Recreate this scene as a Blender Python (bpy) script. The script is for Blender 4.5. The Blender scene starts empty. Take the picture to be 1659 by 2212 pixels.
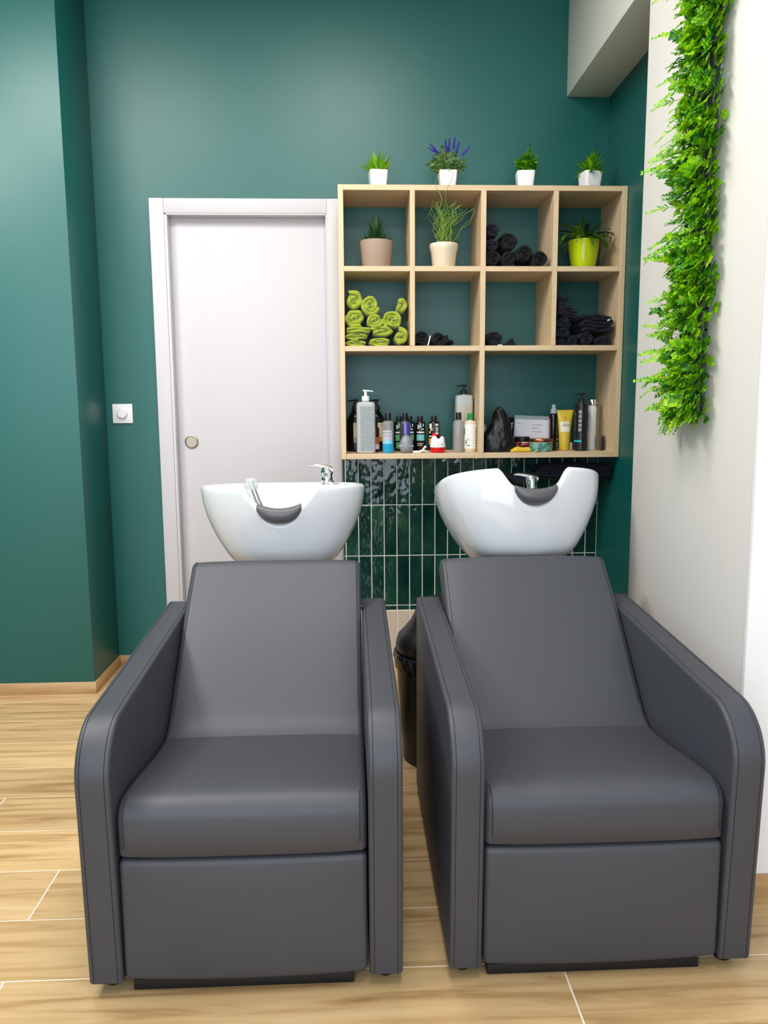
import bpy, bmesh, math, random
from mathutils import Vector, Matrix, Quaternion, noise as mnoise
S = bpy.context.scene
COL = S.collection
PI = math.pi
rnd = random.Random(7)

# ------------------------------------------------------------------ camera
H = 1.21
pitch, yaw, roll = 0.13606742, 0.04093863, -0.00616603
fw = Vector((math.sin(yaw)*math.cos(pitch), math.cos(yaw)*math.cos(pitch), -math.sin(pitch)))
rt = Vector((math.cos(yaw), -math.sin(yaw), 0)); up = rt.cross(fw)
rt2 = rt*math.cos(roll)+up*math.sin(roll); up2 = up*math.cos(roll)-rt*math.sin(roll)
cd = bpy.data.cameras.new('camera'); cam = bpy.data.objects.new('camera', cd); COL.objects.link(cam)
m = Matrix((rt2, up2, -fw)).transposed().to_4x4(); m.translation = Vector((0, 0, H)); cam.matrix_world = m
cd.sensor_fit = 'VERTICAL'; cd.sensor_height = 24; cd.lens = 24*1662/2212; cd.clip_start = 0.02
S.camera = cam
# ------------------------------------------------------------------ world, lights, exposure
w = bpy.data.worlds.new('world'); S.world = w; w.use_nodes = True
bg = w.node_tree.nodes['Background']; bg.inputs[0].default_value = (0.86, 0.93, 1.0, 1); bg.inputs[1].default_value = 0.4
def area(name, loc, rot, sx, sy, power, color, spread=PI):
    d = bpy.data.lights.new(name, 'AREA'); d.shape = 'RECTANGLE'; d.size = sx; d.size_y = sy
    d.energy = power; d.color = color; d.spread = spread
    o = bpy.data.objects.new(name, d); COL.objects.link(o); o.location = loc; o.rotation_euler = rot; return o
WARM = (1.0, 0.97, 0.925); DAY = (0.77, 0.885, 1.0)
area('ceiling_lamp_washing', (-0.05, 2.2, 3.03), (0, 0, 0), 0.6, 0.6, 22, WARM)
area('ceiling_lamp_door', (-1.1, 2.1, 3.03), (0, 0, 0), 0.6, 0.6, 22, WARM)
area('ceiling_lamp_left', (-1.9, 1.45, 3.03), (0, 0, 0), 0.6, 0.6, 52, WARM)
area('ceiling_lamp_front', (0.2, 0.35, 3.03), (0, 0, 0), 0.6, 0.6, 20, WARM)
area('ceiling_lamp_rear', (-1.4, -0.9, 3.03), (0, 0, 0), 0.6, 0.6, 14, WARM)
area('shopfront_daylight', (-0.6, -2.35, 1.55), (PI/2, 0, 0), 3.8, 2.6, 110, DAY)
S.view_settings.view_transform = 'Standard'; S.view_settings.look = 'None'
S.view_settings.exposure = 0.2; S.view_settings.gamma = 1.0; S.view_settings.use_curve_mapping = False
S.render.film_transparent = False
try:
    S.cycles.max_bounces = 8; S.cycles.diffuse_bounces = 5; S.cycles.use_denoising = True
    S.cycles.caustics_reflective = False; S.cycles.caustics_refractive = False
except Exception: pass

# ------------------------------------------------------------------ materials
def lin(c):
    return tuple(((v/255)/12.92 if v/255 <= 0.04045 else ((v/255+0.055)/1.055)**2.4) for v in c)
MATS = {}
def mat(name, c, rough=0.5, metal=0.0, spec=0.5, trans=0.0, bump=None, ior=1.45, coat=0.0, sheen=0.0, emit=0):
    if name in MATS: return MATS[name]
    m = bpy.data.materials.new(name); m.use_nodes = True; MATS[name] = m
    nt = m.node_tree; b = nt.nodes['Principled BSDF']
    b.inputs['Base Color'].default_value = (*lin(c), 1); b.inputs['Roughness'].default_value = rough
    b.inputs['Metallic'].default_value = metal; b.inputs['Specular IOR Level'].default_value = spec
    b.inputs['Transmission Weight'].default_value = trans; b.inputs['IOR'].default_value = ior
    b.inputs['Coat Weight'].default_value = coat; b.inputs['Sheen Weight'].default_value = sheen
    if bump:
        sc, st, dist = bump
        tc = nt.nodes.new('ShaderNodeTexCoord'); n = nt.nodes.new('ShaderNodeTexNoise'); n.inputs['Scale'].default_value = sc
        n.inputs['Detail'].default_value = 4
        bp = nt.nodes.new('ShaderNodeBump'); bp.inputs['Strength'].default_value = st; bp.inputs['Distance'].default_value = dist
        nt.links.new(tc.outputs['Object'], n.inputs['Vector']); nt.links.new(n.outputs['Fac'], bp.inputs['Height'])
        nt.links.new(bp.outputs['Normal'], b.inputs['Normal'])
    return m
def ramp(nt, stops):
    r = nt.nodes.new('ShaderNodeValToRGB'); e = r.color_ramp.elements
    while len(e) < len(stops): e.new(0.5)
    for k, (p, c) in enumerate(stops): e[k].position = p; e[k].color = (*lin(c), 1)
    return r
def noise_mat(name, scale3, stops, rough=0.5, detail=6, nscale=1.0, distort=0.0, bump=0.0, bdist=0.001, coord='Object', attr=None, spec=0.5):
    """colour from a stretched noise; optional per-piece random attribute shifts the pattern"""
    m = bpy.data.materials.new(name); m.use_nodes = True; MATS[name] = m
    nt = m.node_tree; b = nt.nodes['Principled BSDF']; b.inputs['Roughness'].default_value = rough
    b.inputs['Specular IOR Level'].default_value = spec
    tc = nt.nodes.new('ShaderNodeTexCoord'); mp = nt.nodes.new('ShaderNodeMapping'); mp.inputs['Scale'].default_value = scale3
    nt.links.new(tc.outputs[coord], mp.inputs['Vector'])
    n = nt.nodes.new('ShaderNodeTexNoise'); n.inputs['Scale'].default_value = nscale; n.inputs['Detail'].default_value = detail
    n.inputs['Distortion'].default_value = distort; n.inputs['Roughness'].default_value = 0.6
    r = ramp(nt, stops)
    if attr:
        a = nt.nodes.new('ShaderNodeAttribute'); a.attribute_name = attr
        vm = nt.nodes.new('ShaderNodeVectorMath'); vm.operation = 'MULTIPLY_ADD'
        vm.inputs[1].default_value = (17.3, 9.1, 23.7)
        nt.links.new(a.outputs['Vector'], vm.inputs[0]); nt.links.new(mp.outputs['Vector'], vm.inputs[2])
        nt.links.new(vm.outputs['Vector'], n.inputs['Vector'])
    else:
        nt.links.new(mp.outputs['Vector'], n.inputs['Vector'])
    nt.links.new(n.outputs['Fac'], r.inputs['Fac'])
    out = r.outputs['Color']
    if attr:
        hs = nt.nodes.new('ShaderNodeHueSaturation'); mr = nt.nodes.new('ShaderNodeMapRange')
        sx = nt.nodes.new('ShaderNodeSeparateXYZ'); nt.links.new(a.outputs['Vector'], sx.inputs[0])
        mr.inputs['To Min'].default_value = 0.86; mr.inputs['To Max'].default_value = 1.12
        nt.links.new(sx.outputs['X'], mr.inputs['Value']); nt.links.new(mr.outputs['Result'], hs.inputs['Value'])
        nt.links.new(out, hs.inputs['Color']); out = hs.outputs['Color']
    nt.links.new(out, b.inputs['Base Color'])
    if bump:
        bp = nt.nodes.new('ShaderNodeBump'); bp.inputs['Strength'].default_value = bump; bp.inputs['Distance'].default_value = bdist
        nt.links.new(n.outputs['Fac'], bp.inputs['Height']); nt.links.new(bp.outputs['Normal'], b.inputs['Normal'])
    return m
def stripe_mat(name, c0, c1, n_lines, duty=0.5, rough=0.5, gap=60):
    """rows of small print: dark line segments across the label (Generated z), broken into words"""
    m = bpy.data.materials.new(name); m.use_nodes = True; nt = m.node_tree; b = nt.nodes['Principled BSDF']; b.inputs['Roughness'].default_value = rough
    tc = nt.nodes.new('ShaderNodeTexCoord'); sp = nt.nodes.new('ShaderNodeSeparateXYZ'); nt.links.new(tc.outputs['Generated'], sp.inputs[0])
    mu = nt.nodes.new('ShaderNodeMath'); mu.operation = 'MULTIPLY'; mu.inputs[1].default_value = n_lines; nt.links.new(sp.outputs['Z'], mu.inputs[0])
    fr = nt.nodes.new('ShaderNodeMath'); fr.operation = 'FRACT'; nt.links.new(mu.outputs[0], fr.inputs[0])
    lt = nt.nodes.new('ShaderNodeMath'); lt.operation = 'LESS_THAN'; lt.inputs[1].default_value = duty; nt.links.new(fr.outputs[0], lt.inputs[0])
    nz = nt.nodes.new('ShaderNodeTexNoise'); nz.inputs['Scale'].default_value = gap; nt.links.new(tc.outputs['Generated'], nz.inputs['Vector'])
    g = nt.nodes.new('ShaderNodeMath'); g.operation = 'GREATER_THAN'; g.inputs[1].default_value = 0.42; nt.links.new(nz.outputs['Fac'], g.inputs[0])
    an = nt.nodes.new('ShaderNodeMath'); an.operation = 'MULTIPLY'; nt.links.new(lt.outputs[0], an.inputs[0]); nt.links.new(g.outputs[0], an.inputs[1])
    mx = nt.nodes.new('ShaderNodeMix'); mx.data_type = 'RGBA'; mx.inputs['A'].default_value = (*lin(c0), 1); mx.inputs['B'].default_value = (*lin(c1), 1)
    nt.links.new(an.outputs[0], mx.inputs['Factor']); nt.links.new(mx.outputs['Result'], b.inputs['Base Color'])
    return m

TEAL = mat('teal_satin_paint', (0, 88, 84), 0.43, spec=0.75, bump=(140, 0.06, 0.002))
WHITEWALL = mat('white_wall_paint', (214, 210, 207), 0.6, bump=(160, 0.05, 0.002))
WHITEW2 = mat('bright_white_wall_paint', (236, 237, 240), 0.6, bump=(160, 0.05, 0.002))
BEAMP = mat('beam_white_paint', (214, 213, 208), 0.65, bump=(60, 0.05, 0.002))
DOORP = mat('door_white_lacquer', (198, 195, 200), 0.55)
CEILP = mat('ceiling_white_paint', (232, 232, 230), 0.8)
LEATHER = mat('black_leatherette', (56, 58, 66), 0.52, spec=0.6, bump=(900, 0.15, 0.0006))
SEAM = mat('seam_thread', (14, 14, 16), 0.6)
BLACKP = mat('black_plastic', (18, 18, 19), 0.35)
BLACKM = mat('matt_black', (12, 12, 13), 0.6)
CERAMIC = mat('white_glazed_ceramic', (216, 219, 224), 0.1, spec=0.6, coat=0.4)
GEL = mat('grey_gel_rubber', (88, 88, 92), 0.32)
CHROME = mat('chrome', (225, 225, 228), 0.08, metal=1)
STEEL = mat('brushed_nickel', (176, 166, 152), 0.5, metal=1)
def clear_mat(name, tint, amount, rough=0.08):
    m = bpy.data.materials.new(name); m.use_nodes = True; MATS[name] = m; nt = m.node_tree; b = nt.nodes['Principled BSDF']
    b.inputs['Base Color'].default_value = (*lin(tint), 1); b.inputs['Roughness'].default_value = rough
    tr = nt.nodes.new('ShaderNodeBsdfTransparent'); mx = nt.nodes.new('ShaderNodeMixShader'); mx.inputs[0].default_value = amount
    nt.links.new(b.outputs[0], mx.inputs[2]); nt.links.new(tr.outputs[0], mx.inputs[1]); nt.links.new(mx.outputs[0], nt.nodes['Material Output'].inputs['Surface'])
    return m
CLEAR = clear_mat('clear_plastic', (225, 230, 232), 0.3)
GROUT = mat('white_grout', (240, 240, 236), 0.8)
FGROUT = mat('floor_grout', (236, 228, 214), 0.8)
WOODV = noise_mat('light_oak_vertical', (55, 55, 2.2), [(0.3, (222, 196, 160)), (0.55, (212, 184, 148)), (0.75, (200, 170, 134))], 0.5)
WOODH = noise_mat('light_oak_horizontal', (2.2, 55, 55), [(0.3, (222, 196, 160)), (0.55, (212, 184, 148)), (0.75, (200, 170, 134))], 0.5)
FLOORM = noise_mat('wood_look_tile', (1.9, 24, 1), [(0.26, (140, 104, 66)), (0.40, (178, 143, 98)), (0.52, (200, 167, 120)), (0.75, (214, 184, 139))], 0.3, detail=8, distort=0.9, bump=0.05, attr='tone')
BASEM = noise_mat('wood_look_baseboard_tile', (3, 3, 30), [(0.28, (160, 124, 84)), (0.5, (180, 146, 104)), (0.75, (194, 164, 124))], 0.35)
TILEM = noise_mat('green_glazed_tile', (7, 7, 5), [(0.3, (12, 46, 44)), (0.48, (24, 64, 57)), (0.62, (38, 80, 67)), (0.8, (70, 104, 80))], 0.07, detail=3, bump=0.5, bdist=0.02, attr='tone')
BEIGET = mat('beige_wall_tile', (222, 208, 196), 0.3)
LIME = mat('lime_terry', (146, 160, 28), 0.95, sheen=0.5, bump=(500, 0.5, 0.002))
NAVY = mat('navy_terry', (14, 15, 33), 0.95, sheen=0.04, bump=(500, 0.5, 0.002))
CHAR = mat('charcoal_terry', (9, 9, 12), 0.95, sheen=0.03, bump=(500, 0.5, 0.002))
TAG = mat('white_care_tag', (225, 225, 225), 0.7)
SOIL = mat('dark_soil', (45, 38, 28), 0.95)
def leafy(m, fac=0.35):
    nt = m.node_tree; b = nt.nodes['Principled BSDF']; t = nt.nodes.new('ShaderNodeBsdfTranslucent'); t.inputs[0].default_value = b.inputs['Base Color'].default_value
    mx = nt.nodes.new('ShaderNodeMixShader'); mx.inputs[0].default_value = fac
    nt.links.new(b.outputs[0], mx.inputs[1]); nt.links.new(t.outputs[0], mx.inputs[2]); nt.links.new(mx.outputs[0], nt.nodes['Material Output'].inputs['Surface']); return m
LEAFS = [mat('leaf_bright', (128, 196, 12), 0.42), mat('leaf_mid', (86, 158, 22), 0.42), mat('leaf_deep', (46, 112, 44), 0.45), mat('leaf_yellow', (168, 212, 24), 0.42)]
for m_ in LEAFS: leafy(m_)

# ------------------------------------------------------------------ mesh building
class MB:
    def __init__(s): s.v = []; s.f = []; s.mi = []; s.cur = 0; s.tone = None; s.tones = []
    def add(s, vs, fs):
        o = len(s.v); s.v += [tuple(p) for p in vs]
        for f in fs: s.f.append([o+i for i in f]); s.mi.append(s.cur); s.tones.append(s.tone or (0, 0, 0))
        return s
    def rings(s, rings, closed=True, cap0=True, cap1=True):
        n = len(rings[0]); vs = [p for r in rings for p in r]; fs = []
        for i in range(len(rings)-1):
            for j in range(n if closed else n-1):
                k = (j+1) % n; fs.append((i*n+j, i*n+k, (i+1)*n+k, (i+1)*n+j))
        if cap0: fs.append(tuple(range(n))[::-1])
        if cap1: fs.append(tuple((len(rings)-1)*n+j for j in range(n)))
        return s.add(vs, fs)
    def box(s, x0, x1, y0, y1, z0, z1, r=0.0, seg=2, M=None):
        bm = bmesh.new(); bmesh.ops.create_cube(bm, size=1)
        for v in bm.verts: v.co = Vector(((x0+x1)/2+v.co.x*(x1-x0), (y0+y1)/2+v.co.y*(y1-y0), (z0+z1)/2+v.co.z*(z1-z0)))
        if r > 0: bmesh.ops.bevel(bm, geom=list(bm.edges), offset=r, segments=seg, profile=0.5, affect='EDGES')
        if M is not None: bm.transform(M)
        bm.verts.index_update(); vs = [v.co[:] for v in bm.verts]; fs = [[v.index for v in f.verts] for f in bm.faces]; bm.free()
        return s.add(vs, fs)
    def lathe(s, prof, c=(0, 0, 0), n=28, M=None, cap0=True, cap1=True):
        R = []
        for r, z in prof:
            ring = [Vector((r*math.cos(2*PI*k/n), r*math.sin(2*PI*k/n), z)) for k in range(n)]
            if M is not None: ring = [M @ p for p in ring]
            R.append([p+Vector(c) for p in ring])
        return s.rings(R, True, cap0, cap1)
    def loft(s, secs, n=36):
        """secs: (cx, cy, z, hw, hd, exponent)"""
        R = []
        for cx, cy, z, hw, hd, e in secs:
            R.append([(cx+hw*sgp(math.cos(2*PI*k/n), 2/e), cy+hd*sgp(math.sin(2*PI*k/n), 2/e), z) for k in range(n)])
        return s.rings(R)
    def tube(s, pts, r, n=8):
        pts = [Vector(p) for p in pts]; R = []; prev = None
        for i, p in enumerate(pts):
            t = (pts[min(i+1, len(pts)-1)]-pts[max(i-1, 0)]).normalized()
            if prev is None: a = t.orthogonal().normalized()
            else: a = (prev-t*prev.dot(t)); a = a.normalized() if a.length > 1e-6 else t.orthogonal().normalized()
            prev = a; b = t.cross(a); rr = r[i] if isinstance(r, (list, tuple)) else r
            R.append([p+a*rr*math.cos(2*PI*k/n)+b*rr*math.sin(2*PI*k/n) for k in range(n)])
        return s.rings(R)
    def leaf(s, b, d, nrm, L, W, fold=0.25, droop=0.0):
        d = d.normalized(); sd = d.cross(nrm)
        sd = sd.normalized() if sd.length > 1e-5 else d.orthogonal().normalized()
        up = sd.cross(d).normalized()
        mid = b+d*L*0.5-up*W*fold; tip = b+d*L-up*L*droop
        q = b+d*L*0.28; q2 = b+d*L*0.68-up*L*droop*0.4
        return s.add([b, q+sd*W*0.45, q2+sd*W*0.4, tip, q2-sd*W*0.4, q-sd*W*0.45, mid], [(0, 6, 2, 1), (6, 3, 2), (0, 5, 4, 6), (6, 4, 3)])
    def build(s, name, mats, parent=None, loc=None, sharp=38, recalc=True, smooth=True):
        me = bpy.data.meshes.new(name); me.from_pydata(s.v, [], s.f); 
        mats = mats if isinstance(mats, (list, tuple)) else [mats]
        for mm in mats: me.materials.append(mm)
        me.polygons.foreach_set('material_index', s.mi)
        if any(t != (0, 0, 0) for t in s.tones):
            a = me.attributes.new('tone', 'FLOAT_VECTOR', 'FACE')
            a.data.foreach_set('vector', [c for t in s.tones for c in t])
        if recalc or smooth:
            bm = bmesh.new(); bm.from_mesh(me)
            if recalc: bmesh.ops.recalc_face_normals(bm, faces=bm.faces)
            if smooth:
                for f in bm.faces: f.smooth = True
                for e in bm.edges:
                    if len(e.link_faces) == 2 and e.calc_face_angle(0) > math.radians(sharp): e.smooth = False
            bm.to_mesh(me); bm.free()
        o = bpy.data.objects.new(name, me); COL.objects.link(o)
        if parent is not None: o.parent = parent
        if loc is not None: o.location = loc
        return o
def sgp(v, p): return math.copysign(abs(v)**p, v)
def thing(name, label, cat, loc=(0, 0, 0), rotz=0, group=None):
    o = bpy.data.objects.new(name, None); COL.objects.link(o); o.location = loc; o.rotation_euler = (0, 0, rotz)
    o.empty_display_size = 0.05
    return tag(o, label, cat, group)
def tag(o, label, cat, group=None):
    o['label'] = label; o['category'] = cat
    if group: o['group'] = group
    return o
def struct(o, label=None, cat=None):
    o['kind'] = 'structure'
    if label: o['label'] = label
    if cat: o['category'] = cat
    return o
def roundpoly(pts, seg=8):
    """pts (y, z[, r]) -> polygon with rounded corners"""
    out = []; n = len(pts)
    for i, p in enumerate(pts):
        P = Vector(p[:2]); r = p[2] if len(p) > 2 else 0
        if r <= 0: out.append(P); continue
        a = (Vector(pts[i-1][:2])-P).normalized(); b = (Vector(pts[(i+1) % n][:2])-P).normalized()
        ang = a.angle(b); d = r/math.tan(ang/2); c = P+(a+b).normalized()*(r/math.sin(ang/2))
        s0 = P+a*d-c; s1 = P+b*d-c
        t0 = math.atan2(s0.y, s0.x); dt = (math.atan2(s1.y, s1.x)-t0+PI) % (2*PI)-PI
        for k in range(seg+1): out.append(c+Vector((math.cos(t0+dt*k/seg), math.sin(t0+dt*k/seg)))*r)
    return out
def subdiv(poly, step):
    out = []
    for i, p in enumerate(poly):
        q = poly[(i+1) % len(poly)]; k = max(1, int((q-p).length/step))
        for j in range(k): out.append(p+(q-p)*j/k)
    return out
def inset(poly, d):
    n = len(poly); area2 = sum(poly[i].x*poly[(i+1) % n].y-poly[(i+1) % n].x*poly[i].y for i in range(n)); sg = 1 if area2 > 0 else -1
    out = []
    for i in range(n):
        t = (poly[(i+1) % n]-poly[i-1])
        if t.length < 1e-9: out.append(poly[i]); continue
        t.normalize(); out.append(poly[i]+Vector((-t.y, t.x))*sg*d)
    return out
def slab(mb, poly, x0, x1, r=0.01, seg=4, crown=0.0, mids=0):
    """profile in (y, z) swept from x0 to x1, side edges rounded by r, surface crowned"""
    st = []
    for k in range(seg+1):
        a = PI/2*k/seg; st.append((x0+r*(1-math.sin(a)) if False else x0+r*(1-math.cos(a)), r*(1-math.sin(a))))
    for k in range(1, mids+1):
        u = k/(mids+1); st.append((x0+r+(x1-x0-2*r)*u, -crown*(1-(2*u-1)**4)))
    for k in range(seg, -1, -1):
        a = PI/2*k/seg; st.append((x1-r*(1-math.cos(a)), r*(1-math.sin(a))))
    mb.rings([[(x, p.x, p.y) for p in inset(poly, d)] for x, d in st])
    return mb

# ================================================================== SETTING
XL, XG, D, ZC = -1.1127, 1.155, 3.57, 3.06      # left pillar side, green return wall, back wall, ceiling
# floor: separate wood-look tiles in one floor mesh
fl = MB(); fl.cur = 1; fl.box(-3.0, 2.3, -2.5, D+0.12, -0.05, -0.0012); fl.cur = 0
r0 = 1.523; G = 0.0021
off = {0: 0.413, -1: 0.445, 1: 0.413, -2: 0.93, 2: 1.0, 3: 0.1, 4: 0.75, 5: 0.35, 6: 0.95, 7: 0.55, 8: 0.2, 9: 0.7}
off[0] = 0.07
for k in range(-21, 11):
    y0 = r0+0.2*k; y1 = y0+0.2
    if y0 >= D: break
    y1 = min(y1, D); x = -3.0+((off.get(k, rnd.random()*1.2)+3.0) % 1.2)-1.2
    while x < 2.3:
        a, b = max(x, -3.0), min(x+1.2, 2.3)
        if b-a > 0.02:
            fl.tone = (0.05+0.9*rnd.random(), 0.05+0.9*rnd.random(), 0.05+0.9*rnd.random())
            fl.add([(a+G, y0+G, 0), (b-G, y0+G, 0), (b-G, y1-G, 0), (a+G, y1-G, 0), (a+G, y0+G, -0.003), (b-G, y0+G, -0.003), (b-G, y1-G, -0.003), (a+G, y1-G, -0.003)],
                   [(0, 1, 2, 3), (0, 4, 5, 1), (1, 5, 6, 2), (2, 6, 7, 3), (3, 7, 4, 0)])
        x += 1.2
fl.tone = None
struct(fl.build('floor', [FLOORM, FGROUT], recalc=False, smooth=False))
# ceiling
struct(MB().box(-3.0, 2.3, -2.5, D+0.12, ZC, ZC+0.1).build('ceiling', CEILP))
# back wall around the door opening
DX0, DX1, DZ = -0.806, -0.1, 2.056
b = MB(); b.box(XL-0.1, DX0, D, D+0.12, 0, ZC); b.box(DX1, XG+0.1, D, D+0.12, 0, ZC); b.box(DX0, DX1, D, D+0.12, DZ, ZC)
struct(b.build('wall_back', TEAL))
# left pillar: front face and return
struct(MB().box(-3.0, XL, 3.215, D, 0, ZC, 0.003).build('wall_left_pillar', TEAL))
struct(MB().box(-3.12, -3.0, -2.5, D+0.12, 0, ZC).build('wall_left', TEAL))
# green return wall on the right, behind the white pillar
struct(MB().box(XG, XG+0.1, 2.45, D, 0, ZC).build('wall_right_return', TEAL))
# white pillar (vine side) and the white wall that faces the room
PX, PY0, PY1 = 0.928, 1.725, 2.51
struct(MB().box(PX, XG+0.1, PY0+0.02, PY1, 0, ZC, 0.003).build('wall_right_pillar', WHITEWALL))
struct(MB().box(PX, 2.3, PY0, PY0+0.019, 0, ZC, 0.002).build('wall_right', WHITEW2))
struct(MB().box(2.3, 2.42, -2.5, PY0+0.02, 0, ZC).build('wall_right_side', WHITEW2))
# boxed beam under the ceiling
struct(MB().box(0.963, XG, 2.512, D, 2.556, ZC, 0.004).build('trim_beam', BEAMP))
# baseboards of wood-look tile
bb = MB()
bb.box(-3.0, XL+0.008, 3.207, 3.2149, 0, 0.052, 0.001); struct(bb.build('baseboard_pillar', BASEM))
struct(MB().box(XL+0.0002, XL+0.008, 3.215, D-0.008, 0, 0.052, 0.001).build('baseboard_left', BASEM))
struct(MB().box(XL+0.0005, -0.876, D-0.008, D-0.0002, 0, 0.052, 0.001).build('baseboard_back', BASEM))
struct(MB().box(PX, 2.3, PY0-0.008, PY0-0.0002, 0, 0.06, 0.001).build('baseboard_right', BASEM))
# door
dr = bpy.data.objects.new('door_1', None); COL.objects.link(dr); dr.location = (-0.456, D, 0)
struct(dr, 'white flush pocket door in a white frame, left of the shelf', 'door')
def local(mb, name, m_, parent, **k):
    o = mb.build(name, m_, parent, **k); o.location = -Vector(parent.location); return o
local(MB().box(DX0+0.001, DX1-0.001, D+0.035, D+0.07, 0.005, DZ-0.002, 0.002), 'door_leaf', DOORP, dr)
f = MB()
f.box(-0.875, -0.812, D-0.022, D-0.0005, 0, 2.119, 0.003); f.box(-0.1, -0.0475, D-0.022, D-0.0005, 0, 2.119, 0.003)
f.box(-0.812, -0.1, D-0.020, D-0.0005, 2.056, 2.119, 0.003)
f.box(-0.812, -0.7995, D-0.018, D+0.034, 0, 2.056, 0.002); f.box(-0.106, -0.1, D-0.018, D+0.034, 0, 2.056, 0.001); f.box(-0.812, -0.1, D-0.018, D+0.034, 2.049, 2.056, 0.002)
local(f, 'door_frame', DOORP, dr)
MX = Matrix.Rotation(PI/2, 4, 'X')
h = MB(); h.lathe([(0.031, 0), (0.031, 0.004), (0.027, 0.006), (0.025, 0.004), (0.0245, 0.0015)], (-0.741, D+0.0345, 1.055), 32, MX)
local(h, 'door_pull', STEEL, dr)['label'] = 'round flush nickel pull'
# tiled splashback, one mesh of stacked green tiles on white grout
tl = MB(); tl.cur = 1; tl.box(-0.046, XG-0.0005, D-0.008, D-0.0003, 0.0, 1.0)
pit = 0.0597; rows = [(0.755, 0.995), (0.5145, 0.755), (0.274, 0.5145), (0.25, 0.274), (0.02, 0.25)]
gx = -0.033
for ri, (z0, z1) in enumerate(rows):
    tl.cur = 2 if ri == 4 else 0
    for k in range(-1, 21):
        x0 = gx+pit*k; x1 = min(x0+pit, XG-0.001); x0 = max(x0, -0.045)
        if x1-x0 < 0.005: continue
        g = 0.002; tl.tone = (rnd.random()*0.9+.05, rnd.random()*0.9+.05, rnd.random()*0.9+.05)
        t = [(rnd.random()-0.5)*0.0024 for _ in range(4)] if ri < 4 else [0]*4
        yf = D-0.0096
        P = [(x0+g, z0+g), (x1-g, z0+g), (x1-g, z1-g), (x0+g, z1-g)]
        e = 0.002; Q = [(x0+g+e, z0+g+e), (x1-g-e, z0+g+e), (x1-g-e, z1-g-e), (x0+g+e, z1-g-e)]
        vs = [(p[0], D-0.0079, p[1]) for p in P]+[(p[0], yf+0.0015, p[1]) for p in P]+[(q[0], yf+t[i], q[1]) for i, q in enumerate(Q)]
        fs = [(8, 9, 10, 11)]
        for a in range(4):
            c = (a+1) % 4; fs += [(a, c, 4+c, 4+a), (4+a, 4+c, 8+c, 8+a)]
        tl.add(vs, fs)
tl.tone = None
struct(tl.build('trim_tiles', [TILEM, GROUT, BEIGET], recalc=False, smooth=False), 'glossy green stacked wall tiles with white grout below the shelf', 'tiles')

# ================================================================== SHELF
SX0, SX1, SY0, SZ0, SZ1 = -0.046, 1.1535, 3.29, 0.988, 2.109
sh = thing('wall_shelf', 'light oak open cube shelf hung on the teal wall', 'shelf', (0.55, 3.43, SZ0))
T = 0.0215
def board(name, x0, x1, z0, z1, horiz):
    local(MB().box(x0, x1, SY0+(0.001 if horiz else 0), D-0.0005, z0, z1, 0.0008, 1), name, WOODH if horiz else WOODV, sh)
board('side_panel', SX0, SX0+T, SZ0, SZ1, False); board('side_panel', SX1-T, SX1, SZ0, SZ1, False)
board('top_panel', SX0+T, SX1-T, SZ1-T, SZ1, True)
V2 = (0.5435, 0.565); V1 = (0.249, 0.2695); V3 = (0.845, 0.866)
board('bottom_panel', SX0+T, V2[0], SZ0, SZ0+T+.001, True); board('bottom_panel', V2[1], SX1-T, SZ0, SZ0+T+.001, True)
board('divider', V2[0], V2[1], SZ0, SZ1-T, False)
Z2, Z1 = (1.441, 1.463), (1.766, 1.787)
board('divider', V1[0], V1[1], Z2[1], SZ1-T, False); board('divider', V3[0], V3[1], Z2[1], SZ1-T, False)
board('shelf_board', SX0+T, V2[0], *Z2, True); board('shelf_board', V2[1], SX1-T, *Z2, True)
for a, c in ((SX0+T, V1[0]), (V1[1], V2[0]), (V2[1], V3[0]), (V3[1], SX1-T)): board('shelf_board', a, c, *Z1, True)
FZ = SZ0+T+0.001   # floor of the bottom row

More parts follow.
